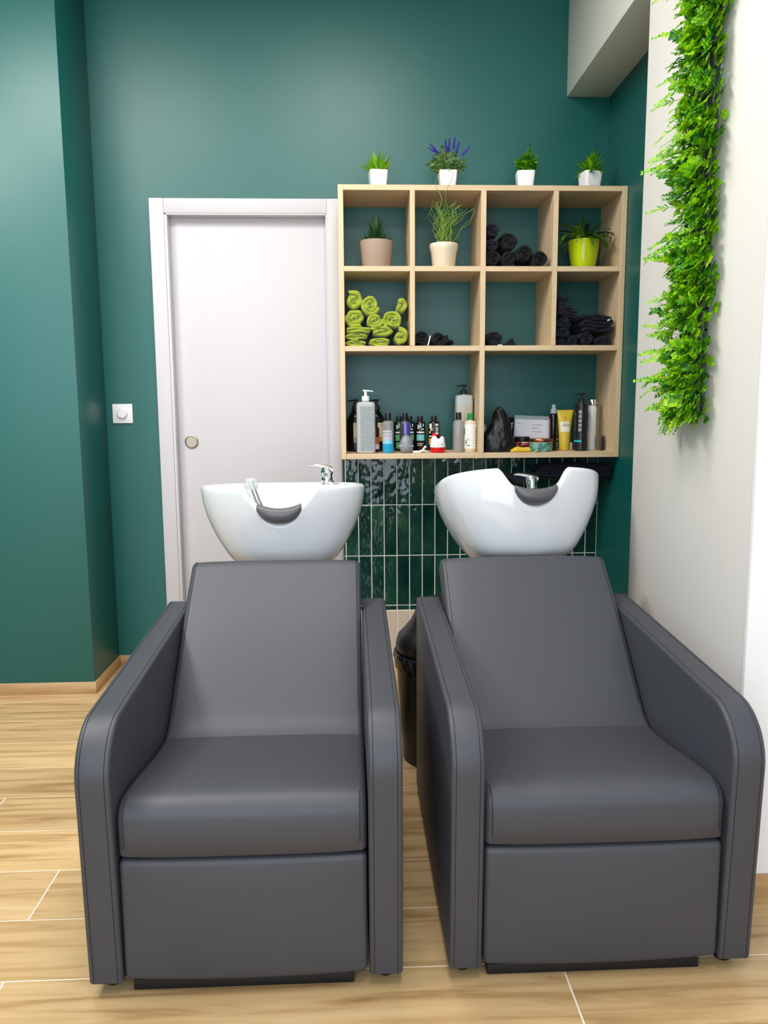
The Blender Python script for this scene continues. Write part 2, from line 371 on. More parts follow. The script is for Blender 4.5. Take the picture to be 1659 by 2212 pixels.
# ================================================================== SHAMPOO UNITS
def basin_mesh():
    a, bf, bb_, n = 0.27, 0.20, 0.34, 2.5
    Hh = 0.272
    xs = [i*0.004 for i in range(-32, 33)]
    per = []
    for x in xs:
        per.append((x, -bf*(1-(abs(x)/a)**n)**(1/n)))
    t0 = math.acos((0.128/a)**(n/2))
    tt = [t0*(1-k/14) for k in range(1, 14)]
    right = [(a*sgp(math.cos(t), 2/n), -bf*abs(math.sin(t))**(2/n)) for t in tt]
    back = [(a*sgp(math.cos(PI*k/40), 2/n), bb_*abs(math.sin(PI*k/40))**(2/n)) for k in range(0, 41)]
    left = [(-x, y) for x, y in reversed(right)]
    per = per+right+back+left
    N = len(per)
    nor = []
    for i in range(N):
        p = Vector(per[i-1]); q = Vector(per[(i+1) % N]); t = (q-p).normalized(); nor.append(Vector((t.y, -t.x)))
    prof = [(0, 0.50), (0.03, 0.56), (0.1, 0.635), (0.2, 0.71), (0.35, 0.80), (0.5, 0.875), (0.65, 0.935), (0.8, 0.975), (1, 1.0), (1.1, 1.0)]
    def s(h):
        for (h0, s0), (h1, s1) in zip(prof, prof[1:]):
            if h <= h1:
                u = (h-h0)/(h1-h0); return s0+(s1-s0)*u
        return 1
    def sm(u): u = max(0, min(1, u)); return u*u*(3-2*u)
    def notch(x, y):
        if y > 0: return 0.0
        ax = abs(x)
        if ax >= 0.122: return 0.0
        if ax > 0.066: return 0.056*sm((0.122-ax)/0.052)+0.004*sm((0.076-ax)/0.01)
        return 0.06+0.058*math.sqrt(max(0, 1-(ax/0.0665)**2))
    th = 0.027
    R = 16; rowsV = [[] for _ in range(0)]
    rings = []
    # outer, bottom to rim
    for k in range(R+1):
        ring = []
        for i in range(N):
            x, y = per[i]; ztop = -notch(x, y)-th/2; z = -Hh+(ztop+Hh)*(k/R)
            sc = s((z+Hh)/Hh); ring.append((x*sc, y*sc, z))
        rings.append(ring)
    for k in range(1, 6):     # rounded lip
        ring = []; an = PI*k/6
        for i in range(N):
            x, y = per[i]; zt = -notch(x, y)-th/2; sc = s((zt+Hh)/Hh); nn = nor[i]
            o = th/2*(1-math.cos(an)); ring.append((x*sc-nn.x*o, y*sc-nn.y*o, zt+th/2*math.sin(an)))
        rings.append(ring)
    for k in range(0, 13):
        ring = []
        for i in range(N):
            x, y = per[i]; zt = -notch(x, y)-th/2; z = zt+(-0.205-zt)*(k/12)
            sc = s((z+Hh)/Hh)*(1 if k < 10 else (0.97, 0.9, 0.8)[k-10]); nn = nor[i]
            ring.append((x*sc-nn.x*th, y*sc-nn.y*th, z))
        rings.append(ring)
    mb = MB(); mb.rings(rings); 
    # drain
    return mb, notch, per
def make_unit(label, loc, tilt, rotz, blabel, boff, bz):
    u = thing('wash_chair', label, 'salon chair', loc, 0, 'salon wash chairs')
    U = thing('wash_basin', blabel, 'wash basin', (loc[0]+boff, loc[1]+1.10, 0), rotz, 'salon wash basins')
    hw, aw = 0.3245, 0.07
    arm = roundpoly([(0.006, 0.03, 0.006), (0.836, 0.03, 0.006), (0.836, 0.636, 0.02), (-0.014, 0.580, 0.115)], 12)
    arm = subdiv(arm, 0.05)
    for sd in (-1, 1):
        x0, x1 = (-hw, -hw+aw) if sd < 0 else (hw-aw, hw)
        A = slab(MB(), arm, x0, x1, 0.008, 4).build('armrest', LEATHER, u)
        for xx in (x0+0.0105, x1-0.0105):
            sm_ = MB()
            pp = [p for p in inset(arm, -0.0002)]
            # front + top run of the outline only
            run = [p for p in pp if p.x < 0.83 and (p.y > 0.035)]
            i0 = max(range(len(run)), key=lambda i: (run[i]-run[i-1]).length)
            run = run[i0:]+run[:i0]
            sm_.tube([(xx, p.x, p.y) for p in run], 0.0007, 5)
            sm_.build('stitching', SEAM, A)
        foot = MB(); yy = 0.05
        foot.lathe([(0.018, 0), (0.02, 0.006), (0.016, 0.012), (0.01, 0.014), (0.01, 0.031)], ((x0+x1)/2, 0.06, 0), 16); foot.build('foot', BLACKP, u)
        foot = MB(); foot.lathe([(0.018, 0), (0.02, 0.006), (0.016, 0.012), (0.01, 0.014), (0.01, 0.031)], ((x0+x1)/2, 0.76, 0), 16); foot.build('foot', BLACKP, u)
    w_ = hw-aw-0.003
    # seat cushion
    top = [(0.004, 0.39), (0.010, 0.406), (0.022, 0.418), (0.04, 0.4245), (0.07, 0.4255), (0.12, 0.42), (0.18, 0.4115), (0.24, 0.402), (0.30, 0.393), (0.35, 0.3880), (0.40, 0.3855), (0.45, 0.380)]
    seat = [Vector(p) for p in [(0.006, 0.3135), (0.012, 0.309), (0.02, 0.308), (0.45, 0.30)]]+[Vector(p) for p in reversed(top)]
    seat = subdiv(seat, 0.03)
    sobj = slab(MB(), seat, -w_, w_, 0.016, 5, 0.004, 9).build('seat', LEATHER, u, sharp=50)
    for xx in (-w_+0.014, w_-0.014):
        MB().tube([(xx, p[0]-0.0022*(1 if p[0] < 0.03 else 0), p[1]+0.0012) for p in [(0.004, 0.33), (0.003, 0.36)]+top[:4]], 0.0007, 5).build('stitching', SEAM, sobj)
    # backrest
    front = [(0.36, 0.372), (0.395, 0.3825), (0.422, 0.392), (0.445, 0.404), (0.468, 0.424), (0.49, 0.4455), (0.53, 0.4865), (0.58, 0.537), (0.64, 0.5955), (0.70, 0.650), (0.76, 0.700), (0.79, 0.7255), (0.804, 0.738), (0.815, 0.746), (0.828, 0.750), (0.842, 0.747)]
    rear = [(0.866, 0.728), (0.874, 0.714), (0.871, 0.70), (0.78, 0.615), (0.66, 0.50), (0.54, 0.38), (0.45, 0.30), (0.37, 0.30)]
    back = subdiv([Vector(p) for p in front+rear], 0.03)
    bobj = slab(MB(), back, -w_, w_, 0.016, 5, 0.004, 9).build('backrest', LEATHER, u, sharp=50)
    for xx in (-w_+0.013, w_-0.013):
        MB().tube([(xx, p[0]-0.001, p[1]+0.0012) for p in front[4:]], 0.0007, 5).build('stitching', SEAM, bobj)
    # leg panel, puffy with a gently bowed lower edge
    lp = roundpoly([(0.006, 0.034, 0.018), (0.055, 0.034, 0.004), (0.055, 0.303, 0.004), (0.006, 0.303, 0.014)], 6)
    lp = subdiv(lp, 0.03); mb = slab(MB(), lp, -w_, w_, 0.012, 4, 0.0, 11)
    for i, (x, y, z) in enumerate(mb.v):
        q = 1-(x/w_)**2
        vz = (z-0.034)/0.269
        mb.v[i] = (x, y-(0.010*q*math.sin(PI*max(0, min(1, vz)))**0.7 if y < 0.03 else 0), z-0.007*q*max(0, 1-vz*3))
    mb.build('leg_panel', LEATHER, u, sharp=50)
    MB().box(-w_+0.01, w_-0.01, 0.06, 0.60, 0.036, 0.288, 0.004).build('base_frame', BLACKM, u)
    MB().box(-0.240, 0.222, 0.026, 0.62, 0.0, 0.0245, 0.002).build('plinth', BLACKM, u)
    # bowl column
    c = MB(); c.box(-0.045, 0.045, -0.06, 0.11, 0.0, 0.68, 0.01); c.build('column', BLACKP, U); MB().box(-0.075, 0.15, -0.08, 0.16, 0.0, 0.02, 0.004).build('foot_plate', BLACKP, U)
    mb, notch, per = basin_mesh()
    B = mb.build('bowl', CERAMIC, U, sharp=60); B.location = (0, 0, bz); B.rotation_euler = (-math.radians(tilt), 0, 0)
    # neck rest
    g = MB(); R = []
    for k in range(-3, 28):
        kk = max(0, min(24, k)); x = -0.0665+0.133*kk/24; q = 1-(abs(x)/0.068)**2
        zb = -0.060-0.060*math.sqrt(max(0, 1-(abs(x)/0.0725)**2.6)); zt = -0.056-0.015*q; fr = 1.0
        if k != kk: e_ = abs(k-kk)/3; x += math.copysign(0.0045*e_, x); fr = math.sqrt(max(0.02, 1-e_*e_))
        yc = -0.176+0.012*(x/0.07)**2; ring = []
        for j in range(24):
            t = 2*PI*j/24; ring.append((x, yc+0.034*fr*sgp(math.cos(t), 0.75)-0.005*math.sin(t), (zb+zt)/2+fr*(zt-zb)/2*sgp(math.sin(t), 0.85)))
        R.append(ring)
    g.rings(R); g.build('neck_rest', GEL, B, sharp=60)['label'] = 'grey gel neck rest in the notch'
    # mixer tap on the rear right of the rim
    fx, fy = 0.135, 0.235
    t = MB(); t.lathe([(0.026, -0.02), (0.026, 0.004), (0.021, 0.008), (0.019, 0.024), (0.022, 0.032), (0.022, 0.044), (0.018, 0.053), (0.004, 0.057)], (fx, fy, 0), 24)
    Mr = Matrix.Rotation(-math.radians(-tilt), 4, 'X')
    tp = t.build('mixer_tap', CHROME, B)
    lv = MB(); R = []
    for k in range(13):
        u_ = k/12; cx = fx+0.022-0.088*u_; cz = 0.046+0.020*math.sin(u_*PI*0.55)-0.002*u_; hwid = 0.017-0.008*u_; ht = 0.010-0.0065*u_
        R.append([(cx, fy+hwid*math.cos(2*PI*j/16), cz+ht*math.sin(2*PI*j/16)) for j in range(16)])
    lv.rings(R); lv.build('tap_lever', CHROME, B)
    return u, B
U1, B1 = make_unit('black leather wash chair on the left, beside the open floor and pillar', (-0.2305, 1.458, 0), 4.5, 0.0, 'white ceramic wash basin, rim nearly level, in front of the door', 0.003, 0.957)
U2, B2 = make_unit('black leather wash chair on the right, beside the white wall', (0.5165, 1.466, 0), 17, 0.10, 'white ceramic wash basin tipped up, in front of the green tiles', 0.036, 0.966)
# hand shower in the left bowl
hs = MB(); hs.tube([(-0.062, -0.10, -0.085), (-0.074, -0.105, -0.055), (-0.085, -0.11, -0.02), (-0.095, -0.112, 0.012)], [0.013, 0.0095, 0.0085, 0.0085], 14)
hs.lathe([(0.02, -0.09), (0.02, -0.084), (0.013, -0.08)], (-0.062, -0.10, 0), 20)
hs.build('hand_shower', CHROME, B1)
rg = MB(); Rg = []
rg.lathe([(0.0215, -0.018), (0.0225, -0.002), (0.0225, 0.018), (0.0205, 0.018), (0.0205, -0.002), (0.0195, -0.018), (0.0215, -0.018)], (-0.093, -0.112, 0.004), 28, None, False, False)
rg.build('shower_holder', CLEAR, B1)['label'] = 'clear plastic ring holder'

# ================================================================== BIN between the units
bn = thing('pedal_bin', 'black round swing-top bin with liner, between the two wash chairs', 'bin', (0.295, 2.545, 0))
MB().lathe([(0.118, 0), (0.128, 0.004), (0.152, 0.37), (0.154, 0.378), (0.146, 0.378)], n=40).build('bin_body', BLACKP, bn)
lin_ = MB(); R = []
for k in range(7):
    z = (0.325, 0.335, 0.35, 0.365, 0.38, 0.384, 0.38)[k]; rr = (0.152, 0.1565, 0.1575, 0.160, 0.159, 0.155, 0.148)[k]
    R.append([((rr+0.0025*math.sin(j*2.3+k)+0.0015*math.sin(j*5.1))*math.cos(2*PI*j/64), (rr+0.0025*math.sin(j*2.3+k)+0.0015*math.sin(j*5.1))*math.sin(2*PI*j/64), z+0.004*math.sin(j*0.9+k*.7)*(1 if k < 3 else 0)) for j in range(64)])
lin_.rings(R, True, False, False)
lin_.build('bin_liner', mat('bin_liner_plastic', (22, 24, 30), 0.22), bn, recalc=True)['label'] = 'shiny black bag folded over the rim'
MB().lathe([(0.150, 0.386), (0.154, 0.392), (0.153, 0.41), (0.146, 0.435), (0.127, 0.455), (0.105, 0.482), (0.090, 0.51), (0.080, 0.54), (0.066, 0.556), (0.045, 0.564), (0.02, 0.566)], n=40).build('bin_lid', BLACKP, bn)

# ================================================================== SWITCH
WPOTM = mat('switch_white', (232, 230, 232), 0.4)
sw = thing('wall_switch', 'white square dimmer switch on the teal wall beside the door', 'switch', (-1.037, D-0.0005, 1.186))
MB().box(-0.045, 0.045, -0.010, 0, -0.0435, 0.0435, 0.003).build('switch_plate', WPOTM, sw)
MB().lathe([(0.024, 0.009), (0.023, 0.017), (0.0195, 0.0205), (0.019, 0.022), (0.0, 0.0225)], (0, 0, 0), 32, MX).build('dial', WPOTM, sw)

# ================================================================== TOWELS
def roll_mesh(rx, rz, L, seed, turns=2.6, thick=0.02, open_=0.0, soft=1.0):
    """a towel rolled round and round: a thick spiral ribbon with soft edges; front at y=0"""
    rr = random.Random(seed); mb = MB(); R = []
    n = int(26*turns); ph = rr.random()*6.28; r1 = 1.0; r0 = 0.05+open_
    wob = [(rr.randint(2, 6), rr.random()*6.28, 0.04+0.06*rr.random()) for _ in range(4)]
    base = (rx+rz)/2; wob = [(k, p, a*0.7) for k, p, a in wob]
    for i in range(n+1):
        u = i/n; th = ph+u*turns*2*PI; rad = r0+(r1-r0)*u
        wv = 1+sum(a*math.sin(k*th+p) for k, p, a in wob)*(0.35+0.9*(1-u))
        tk = min(thick, base*(r1-r0)/turns*0.96)/base
        ci, si = math.cos(th), math.sin(th)
        ro, ri = rad*wv*0.97, (rad-tk)*wv*0.97
        fr = 0.004*math.sin(3*th+ph)+0.004*(1-u)*2
        def pt(q, y): return (rx*q*ci, y+fr, rz*q*si)
        mid = (ro+ri)/2
        R.append([pt(ri, 0.005), pt(mid-(ro-ri)*0.25, 0.0022), pt(mid+(ro-ri)*0.25, 0.0022), pt(ro, 0.005), pt(ro, L*0.5), pt(ro, L), pt(ri, L), pt(ri, L*0.5)])
    mb.rings(R); return mb
def fold_mesh(w, h, L, seed, layers=4):
    """a towel folded flat: a serpentine strip seen end-on"""
    rr = random.Random(seed); t = h/layers; pts = []
    for k in range(layers):
        z = -h/2+t*(k+0.5); sgn = 1 if k % 2 == 0 else -1
        for j in range(9):
            x = sgn*(-w+t*0.4+(2*w-t*0.8)*j/8); pts.append((x*(1-0.10*rr.random()*(k/layers)), z+0.0014*math.sin(x*90+k+seed)-0.35*h*(x/w)**2*(0.4 if k == layers-1 else 0.0)))
        if k < layers-1:
            for a in (-0.5, 0, 0.5): pts.append((sgn*(w+t*0.08*math.cos(a*PI/2)), z+t*0.5+a*t*0.5))
    R = []
    for i, p in enumerate(pts):
        a = Vector(pts[max(0, i-1)]); b_ = Vector(pts[min(len(pts)-1, i+1)]); tg = (b_-a).normalized(); nn = Vector((-tg.y, tg.x))*t*0.44
        o = Vector(p)+nn; q = Vector(p)-nn; fr = 0.004*math.sin(i*0.8+seed)
        R.append([(o.x, 0.004+fr, o.y), (p[0]+nn.x*.4, fr, p[1]+nn.y*.4), (p[0]-nn.x*.4, fr, p[1]-nn.y*.4), (q.x, 0.004+fr, q.y), (q.x, L, q.y), (o.x, L, o.y)])
    return MB().rings(R)
def towel(kind, m_, x, z, rx, rz, label, group, seed, L=0.2, y=3.305, rot=0, **k):
    if kind == 'roll':
        q_ = 1.25 if m_ is LIME else 1.22
        rx, rz = rx*q_, rz*q_
    mb = roll_mesh(rx, rz, L, seed, **k) if kind == 'roll' else fold_mesh(rx, rz*2, L, seed, **k)
    o = mb.build('rolled_towel' if kind == 'roll' else 'folded_towel', m_, sharp=70); o.location = (x, y, z); o.rotation_euler = (0, rot, 0)
    return tag(o, label, 'towel', group)
gl = 'lime towels stacked in the shelf'; b0 = Z2[1]
towel('roll', LIME, 0.013, b0+0.188, 0.035, 0.037, 'lime rolled towel at the very top of the green pile, against the side panel', gl, 1, turns=2.2)
towel('roll', LIME, 0.083, b0+0.170, 0.036, 0.038, 'lime rolled towel second highest in the green pile, loose spiral showing', gl, 2, turns=3)
towel('roll', LIME, 0.020, b0+0.117, 0.042, 0.034, 'lime towel roll on the left, directly under the topmost roll', gl, 3, turns=2.6)
towel('roll', LIME, 0.101, b0+0.107, 0.034, 0.028, 'small tight lime roll in the middle of the green pile', gl, 4, turns=2.8)
towel('roll', LIME, 0.178, b0+0.108, 0.037, 0.035, 'round lime roll on the right, below the upright lime towel end', gl, 5, turns=3)
towel('roll', LIME, 0.214, b0+0.168, 0.026, 0.030, 'lime towel end standing up at the right of the pile', gl, 6, rot=0.5, turns=1.6, y=3.34, L=0.15)
towel('fold', LIME, 0.027, b0+0.0685, 0.050, 0.013, 'flat folded lime towel at the left, between two lime rolls', gl, 7, layers=2)
towel('roll', LIME, 0.129, b0+0.0605, 0.047, 0.0215, 'flattened lime roll in the middle, one above the bottom row', gl, 8, turns=2.2)
towel('roll', LIME, 0.030, b0+0.041, 0.048, 0.0145, 'flattened lime roll at the left, one above the bottom row', gl, 9, turns=2.3)
towel('roll', LIME, 0.026, b0+0.0135, 0.047, 0.0125, 'squashed lime towel at the bottom left of the pile', gl, 10, turns=2.3)
towel('roll', LIME, 0.127, b0+0.0185, 0.0475, 0.0175, 'squashed lime towel in the middle of the bottom row', gl, 11, turns=2.4)
towel('roll', LIME, 0.2085, b0+0.040, 0.0315, 0.034, 'tall lime towel roll at the bottom right of the pile', gl, 12, turns=1.8)
gn = 'dark towels rolled in the upper right compartment'; b0 = Z1[1]
for i, (x, z, rx, rz, lab, mm) in enumerate([
    (0.600, 0.034, 0.033, 0.032, 'black rolled towel at bottom left of the seven-roll dark pile', CHAR),
    (0.668, 0.034, 0.033, 0.033, 'black rolled towel, second along the bottom of the dark pile', CHAR),
    (0.7985, 0.0325, 0.032, 0.0315, 'black rolled towel at the far right end of the dark pile', CHAR),
    (0.7335, 0.054, 0.0335, 0.033, 'black rolled towel on the right slope of the dark pile', CHAR),
    (0.664, 0.1015, 0.034, 0.033, 'black rolled towel, the rounded top of the dark pile', CHAR),
    (0.5925, 0.0925, 0.0265, 0.0255, 'bluish navy rolled towel against the divider, above a black roll', NAVY),
    (0.595, 0.146, 0.0275, 0.026, 'navy towel lying highest against the divider in the dark pile', NAVY)]):
    towel('roll', mm, x, b0+z, rx, rz, lab, gn, 20+i, turns=2.7)
gb = 'dark towels on the middle row'; b0 = Z2[1]
o = towel('roll', CHAR, 0.3005, b0+0.031, 0.0295, 0.0295, 'black towel roll by the divider, right of the lime pile', gb, 31, turns=2.6)
o = towel('roll', CHAR, 0.374, b0+0.031, 0.034, 0.0295, 'black towel roll with open spiral beside the white tag', gb, 32, turns=2.0, open_=0.25)
tg = MB(); tg.box(0.0362-0.005, 0.0362, -0.003, -0.0015, -0.024, 0.020, 0.0003); 
tt = tg.build('care_tag', TAG, o); tt.location = (-0.076, 0, 0); tt.rotation_euler = (0, 0.25, 0)
towel('roll', CHAR, 0.428, b0+0.0165, 0.0175, 0.0155, 'small low black towel lying behind the open-spiral roll', gb, 33, y=3.36, turns=2, L=0.14)
o = towel('roll', NAVY, 0.610, b0+0.029, 0.032, 0.028, 'single navy towel roll in the emptier compartment', gb, 34, turns=3, L=0.16)
tg = MB(); tg.box(0.012, 0.031, -0.004, -0.0025, -0.0275, -0.0245, 0.0003); tg.build('care_tag', TAG, o)
sc_ = MB(); R = []
for k in range(9):
    u = k/8; wd = 0.026*(1-u)+0.004; R.append([(0.014*u+wd*math.cos(2*PI*j/14)*(1+0.2*math.sin(j*2.2+k)), 0.012*math.sin(2*PI*j/14), 0.036*u**0.8+0.004*math.sin(j+k)*(1 if k else 0)) for j in range(14)])
sc_.rings(R); s_ = sc_.build('towel_scrap', NAVY); s_.location = (0.688, 3.40, b0+0.0004); tag(s_, 'small crumpled navy cloth right of the single navy roll', 'cloth')
gd = 'navy towels heaped in the right compartment'
for i, (k_, x, z, rx, rz, lab, kw) in enumerate([
    ('roll', 0.894, 0.1895, 0.022, 0.0225, 'small navy roll at the very top of the right-hand heap', {}),
    ('fold', 0.914, 0.1425, 0.044, 0.0215, 'draped navy towel under the topmost small roll', dict(layers=4, rot=0.22)),
    ('roll', 0.897, 0.0975, 0.0295, 0.0205, 'navy roll against the divider, middle of the right-hand heap', {}),
    ('roll', 0.900, 0.0535, 0.0325, 0.021, 'wide flattened navy roll, second from the bottom by the divider', {}),
    ('roll', 0.896, 0.0155, 0.0285, 0.0145, 'squashed navy towel under the flattened roll by the divider', {}),
    ('roll', 0.949, 0.0235, 0.022, 0.0225, 'narrow navy roll in the bottom row of the heap', {}),
    ('roll', 1.0035, 0.0285, 0.030, 0.0275, 'larger slate navy roll in the bottom row, left of centre', {}),
    ('roll', 1.0755, 0.0205, 0.036, 0.0195, 'flattened navy roll at the bottom right, under the big folded towel', {}),
    ('fold', 1.050, 0.0955, 0.060, 0.0365, 'big folded navy towel with a white tag on the right', dict(layers=5, rot=0.08))]):
    o = towel(k_, NAVY, x, b0+z, rx, rz, lab, gd, 40+i, **kw)
tg = MB(); tg.box(0.038, 0.050, -0.006, -0.0045, -0.012, -0.006, 0.0003); tt = tg.build('care_tag', TAG, o); tt.rotation_euler = (0, -0.5, 0)

# ================================================================== POTTED PLANTS
WPOT = mat('white_glazed_pot', (238, 238, 240), 0.25)
def square_pot(p, h=0.076, w=0.0385, m_=WPOT):
    mb = MB(); n = 40
    def ring(z, q): return [(q*sgp(math.cos(2*PI*k/n+PI/4), 2/7.0), q*sgp(math.sin(2*PI*k/n+PI/4), 2/7.0), z) for k in range(n)]
    mb.rings([ring(0, w*0.76), ring(0.002, w*0.79), ring(h*0.5, w*0.92), ring(h-0.002, w), ring(h, w*0.985), ring(h, w*0.9), ring(h-0.01, w*0.88)])
    mb.build('pot', m_, p, sharp=50)
    MB().box(-w*0.86, w*0.86, -w*0.86, w*0.86, h-0.016, h-0.006, 0.001).build('soil', SOIL, p)
def blade(mb, b, az, el, L, W, bend, n=6):
    """a tapered arching blade from point b"""
    d = Vector((math.cos(az), math.sin(az), 0)); sd = Vector((-math.sin(az), math.cos(az), 0)); p = Vector(b); a = el; vs = []
    for k in range(n+1):
        u = k/n; wd = W*(0.55+0.9*u-1.45*u*u) if u < 1 else 0; wd = max(wd, 0.0002)
        upv = d*(-math.sin(a))+Vector((0, 0, 1))*math.cos(a)
        vs += [p+sd*wd, p-upv*wd*0.35, p-sd*wd]
        st = L/n; p = p+(d*math.cos(a)+Vector((0, 0, 1))*math.sin(a))*st; a -= bend/n
    fs = []
    for k in range(n):
        i = 3*k; fs += [(i, i+1, i+4, i+3), (i+1, i+2, i+5, i+4)]
    mb.add(vs, fs)
zt = SZ1+0.0004
gp = 'small potted plants along the shelf top'
p = thing('potted_grass', 'spiky bright green grass in a white square pot, leftmost on the shelf top', 'potted plant', (0.122, 3.385, zt), 0.12, gp); square_pot(p)
r_ = random.Random(3); mb = MB()
for k in range(120):
    mb.cur = r_.choice((0, 0, 1, 3)); az = r_.random()*6.28; q = r_.random()
    blade(mb, (0.018*math.cos(az), 0.018*math.sin(az), 0.066), az+r_.uniform(-.5, .5), 1.45-0.95*q, r_.uniform(0.055, 0.098)*(1.0-0.2*q), 0.0052, r_.uniform(0.1, 0.7))
mb.build('foliage', LEAFS, p, recalc=False, sharp=180)
p = thing('potted_lavender', 'artificial lavender with purple spikes in a white square pot', 'potted plant', (0.415, 3.385, zt), 0.0, gp); square_pot(p)
r_ = random.Random(5); mb = MB(); ml = [leafy(mat('sage_leaf', (160, 190, 122), 0.5)), leafy(mat('sage_leaf_dark', (92, 136, 86), 0.5)), leafy(mat('sage_leaf_mid', (122, 160, 92), 0.5))]
def stem_leaves(mb, r_, base, tip, nl, L, W, mats_, curve=0.0, stem_r=0.0008, pair=True):
    base, tip = Vector(base), Vector(tip); dv = tip-base; sdv = dv.cross(Vector((0, 0, 1))); sdv = sdv.normalized() if sdv.length > 1e-5 else Vector((1, 0, 0))
    pts = [base+dv*u-Vector((0, 0, 1))*curve*u*u for u in (0, .25, .5, .75, 1)]
    mb.cur = mats_[-1]; mb.tube(pts, [stem_r*1.3]*4+[stem_r*.6], 4)
    for k in range(nl):
        u = 0.15+0.85*k/max(1, nl-1); i = min(3, int(u*4)); f_ = u*4-i; q = pts[i].lerp(pts[i+1], f_); mb.cur = r_.choice(mats_)
        ax = dv.normalized(); a = k*2.4 if not pair else (k % 2)*PI+r_.uniform(-.5, .5)+(0 if (k//2) % 2 else PI/2)
        side = Quaternion(ax, a) @ sdv
        mb.leaf(q, side*0.9+ax*0.55, ax, L*r_.uniform(.75, 1.15), W, 0.2)
for k in range(42):
    az = r_.random()*6.28; q = r_.random()**0.7; e = (0.080*q*math.cos(az), 0.055*q*math.sin(az), 0.082+0.10*(1-0.7*q)*r_.uniform(.5, 1.1))
    stem_leaves(mb, r_, (0.02*math.cos(az), 0.02*math.sin(az), 0.064), e, 13, 0.020, 0.0155, [0, 0, 1, 2])
mb.build('foliage', ml, p, recalc=False, sharp=180)
LAV = leafy(mat('lavender_purple', (112, 92, 214), 0.6)); STEMM = mat('stem_green', (64, 92, 48), 0.6)
for (x, y, z0, tx, tz) in [(-0.034, 0, .145, -.082, .166), (-0.04, 0, .148, -.075, .182), (-0.004, 0.0, .152, -.012, .198), (0.004, .005, .155, .006, .204), (.022, 0, .165, .028, .208), (.035, 0, .15, .046, .19), (.058, 0, .14, .09, .172), (-.045, -.01, .115, -.063, .125)]:
    f_ = MB(); A = Vector((x, y-0.01, z0)); Bv = Vector((tx, y-0.015, tz)); 
    f_.cur = 1; f_.tube([(0, 0, 0.066), A*0.6+Vector((0, 0, 0.03)), A, Bv], 0.0008, 4); f_.cur = 0
    for k in range(16):
        u = k/15; q = A.lerp(Bv, u); ax = (Bv-A).normalized()
        for j in range(4):
            sd = Quaternion(ax, j*PI/2+k*0.7) @ ax.orthogonal().normalized()
            f_.leaf(q, sd*0.8+ax*0.6, ax, 0.0095*(1.1-0.6*u), 0.006, 0.1)
    f_.build('flower_spike', [LAV, STEMM], p, recalc=False, sharp=180)
p = thing('potted_boxwood', 'small round-leaved shrub in a white square pot, third along the shelf top', 'potted plant', (0.744, 3.385, zt), -0.06, gp); square_pot(p)
r_ = random.Random(8); mb = MB()
for k in range(46):
    az = r_.random()*6.28; q = r_.random()**0.7; hgt = 0.075+0.105*(1-0.55*q)*r_.uniform(.45, 1.0)
    stem_leaves(mb, r_, (0.02*math.cos(az), 0.02*math.sin(az), 0.062), (0.046*q*math.cos(az)+0.006, 0.04*q*math.sin(az), hgt), 12, 0.0165, 0.0155, [1, 1, 0, 0, 2])
for e in ((-0.056, 0, .135), (0.056, 0, .15), (0.02, 0, .182), (0.012, -.01, .175)): stem_leaves(mb, r_, (0, 0, 0.065), e, 14, 0.010, 0.009, [1, 2, 0])
mb.build('foliage', LEAFS, p, recalc=False, sharp=180)
p = thing('potted_leafy_plant', 'dense broad-bladed plant in a white square pot, rightmost on the shelf top', 'potted plant', (1.022, 3.385, zt), 0.22, gp); square_pot(p, w=0.0405)
r_ = random.Random(9); mb = MB()
for k in range(150):
    mb.cur = r_.choice((0, 0, 1, 1, 3)); az = r_.random()*6.28; q = r_.random()
    rr = 0.026*r_.random(); zz = 0.064+0.05*(1-q)*r_.random()
    blade(mb, (rr*math.cos(az), rr*math.sin(az), zz), az+r_.uniform(-.4, .4), 1.4-1.3*q, r_.uniform(0.042, 0.066), 0.0082, r_.uniform(0.2, 1.0))
mb.build('foliage', LEAFS, p, recalc=False, sharp=180)
# in the compartments
z1 = Z1[1]+0.0004
gc = 'plants in the upper compartments'
p = thing('potted_succulent', 'dark spiky succulent in a taupe clay pot', 'potted plant', (0.112, 3.385, z1), 0, gc)
MB().lathe([(0.058, 0), (0.0595, 0.003), (0.070, 0.112), (0.0695, 0.115), (0.064, 0.115), (0.0625, 0.1)], n=40).build('pot', mat('taupe_clay', (160, 138, 122), 0.7), p)
MB().lathe([(0.0, 0.1), (0.062, 0.099), (0.0, 0.097)], n=24, cap0=False, cap1=False).build('soil', SOIL, p)
r_ = random.Random(11); mb = MB(); msu = [leafy(mat('aloe_dark', (40, 78, 44), 0.4)), leafy(mat('aloe_mid', (62, 102, 52), 0.4)), mat('aloe_red', (78, 52, 42), 0.4)]
for k in range(70):
    u = k/70; az = k*2.4; mb.cur = 2 if u > .93 else r_.choice((0, 0, 1)); el = 0.55+0.9*u
    blade(mb, (0.008*math.cos(az), 0.008*math.sin(az), 0.10+0.062*u), az, el, 0.062+0.012*math.sin(k), 0.0068, -0.25)
for k in range(36):
    az = k*0.9; mb.cur = r_.choice((0, 0, 1)); rr = 0.03+0.015*r_.random(); blade(mb, (rr*math.cos(az), rr*math.sin(az), 0.1), az+r_.uniform(-.8, .8), 0.85+r_.uniform(-.3, .4), 0.046, 0.0052, -0.1)
mb.build('foliage', msu, p, recalc=False, sharp=180)
p = thing('potted_twisted_grass', 'curly twisting rush in a cream ceramic pot, taller than its compartment', 'potted plant', (0.397, 3.36, z1), 0, gc)
MB().lathe([(0.046, 0), (0.048, 0.003), (0.0545, 0.066), (0.0575, 0.072), (0.0605, 0.088), (0.061, 0.097), (0.059, 0.1), (0.055, 0.1), (0.053, 0.088)], n=40).build('pot', mat('cream_glaze', (226, 210, 186), 0.18), p)
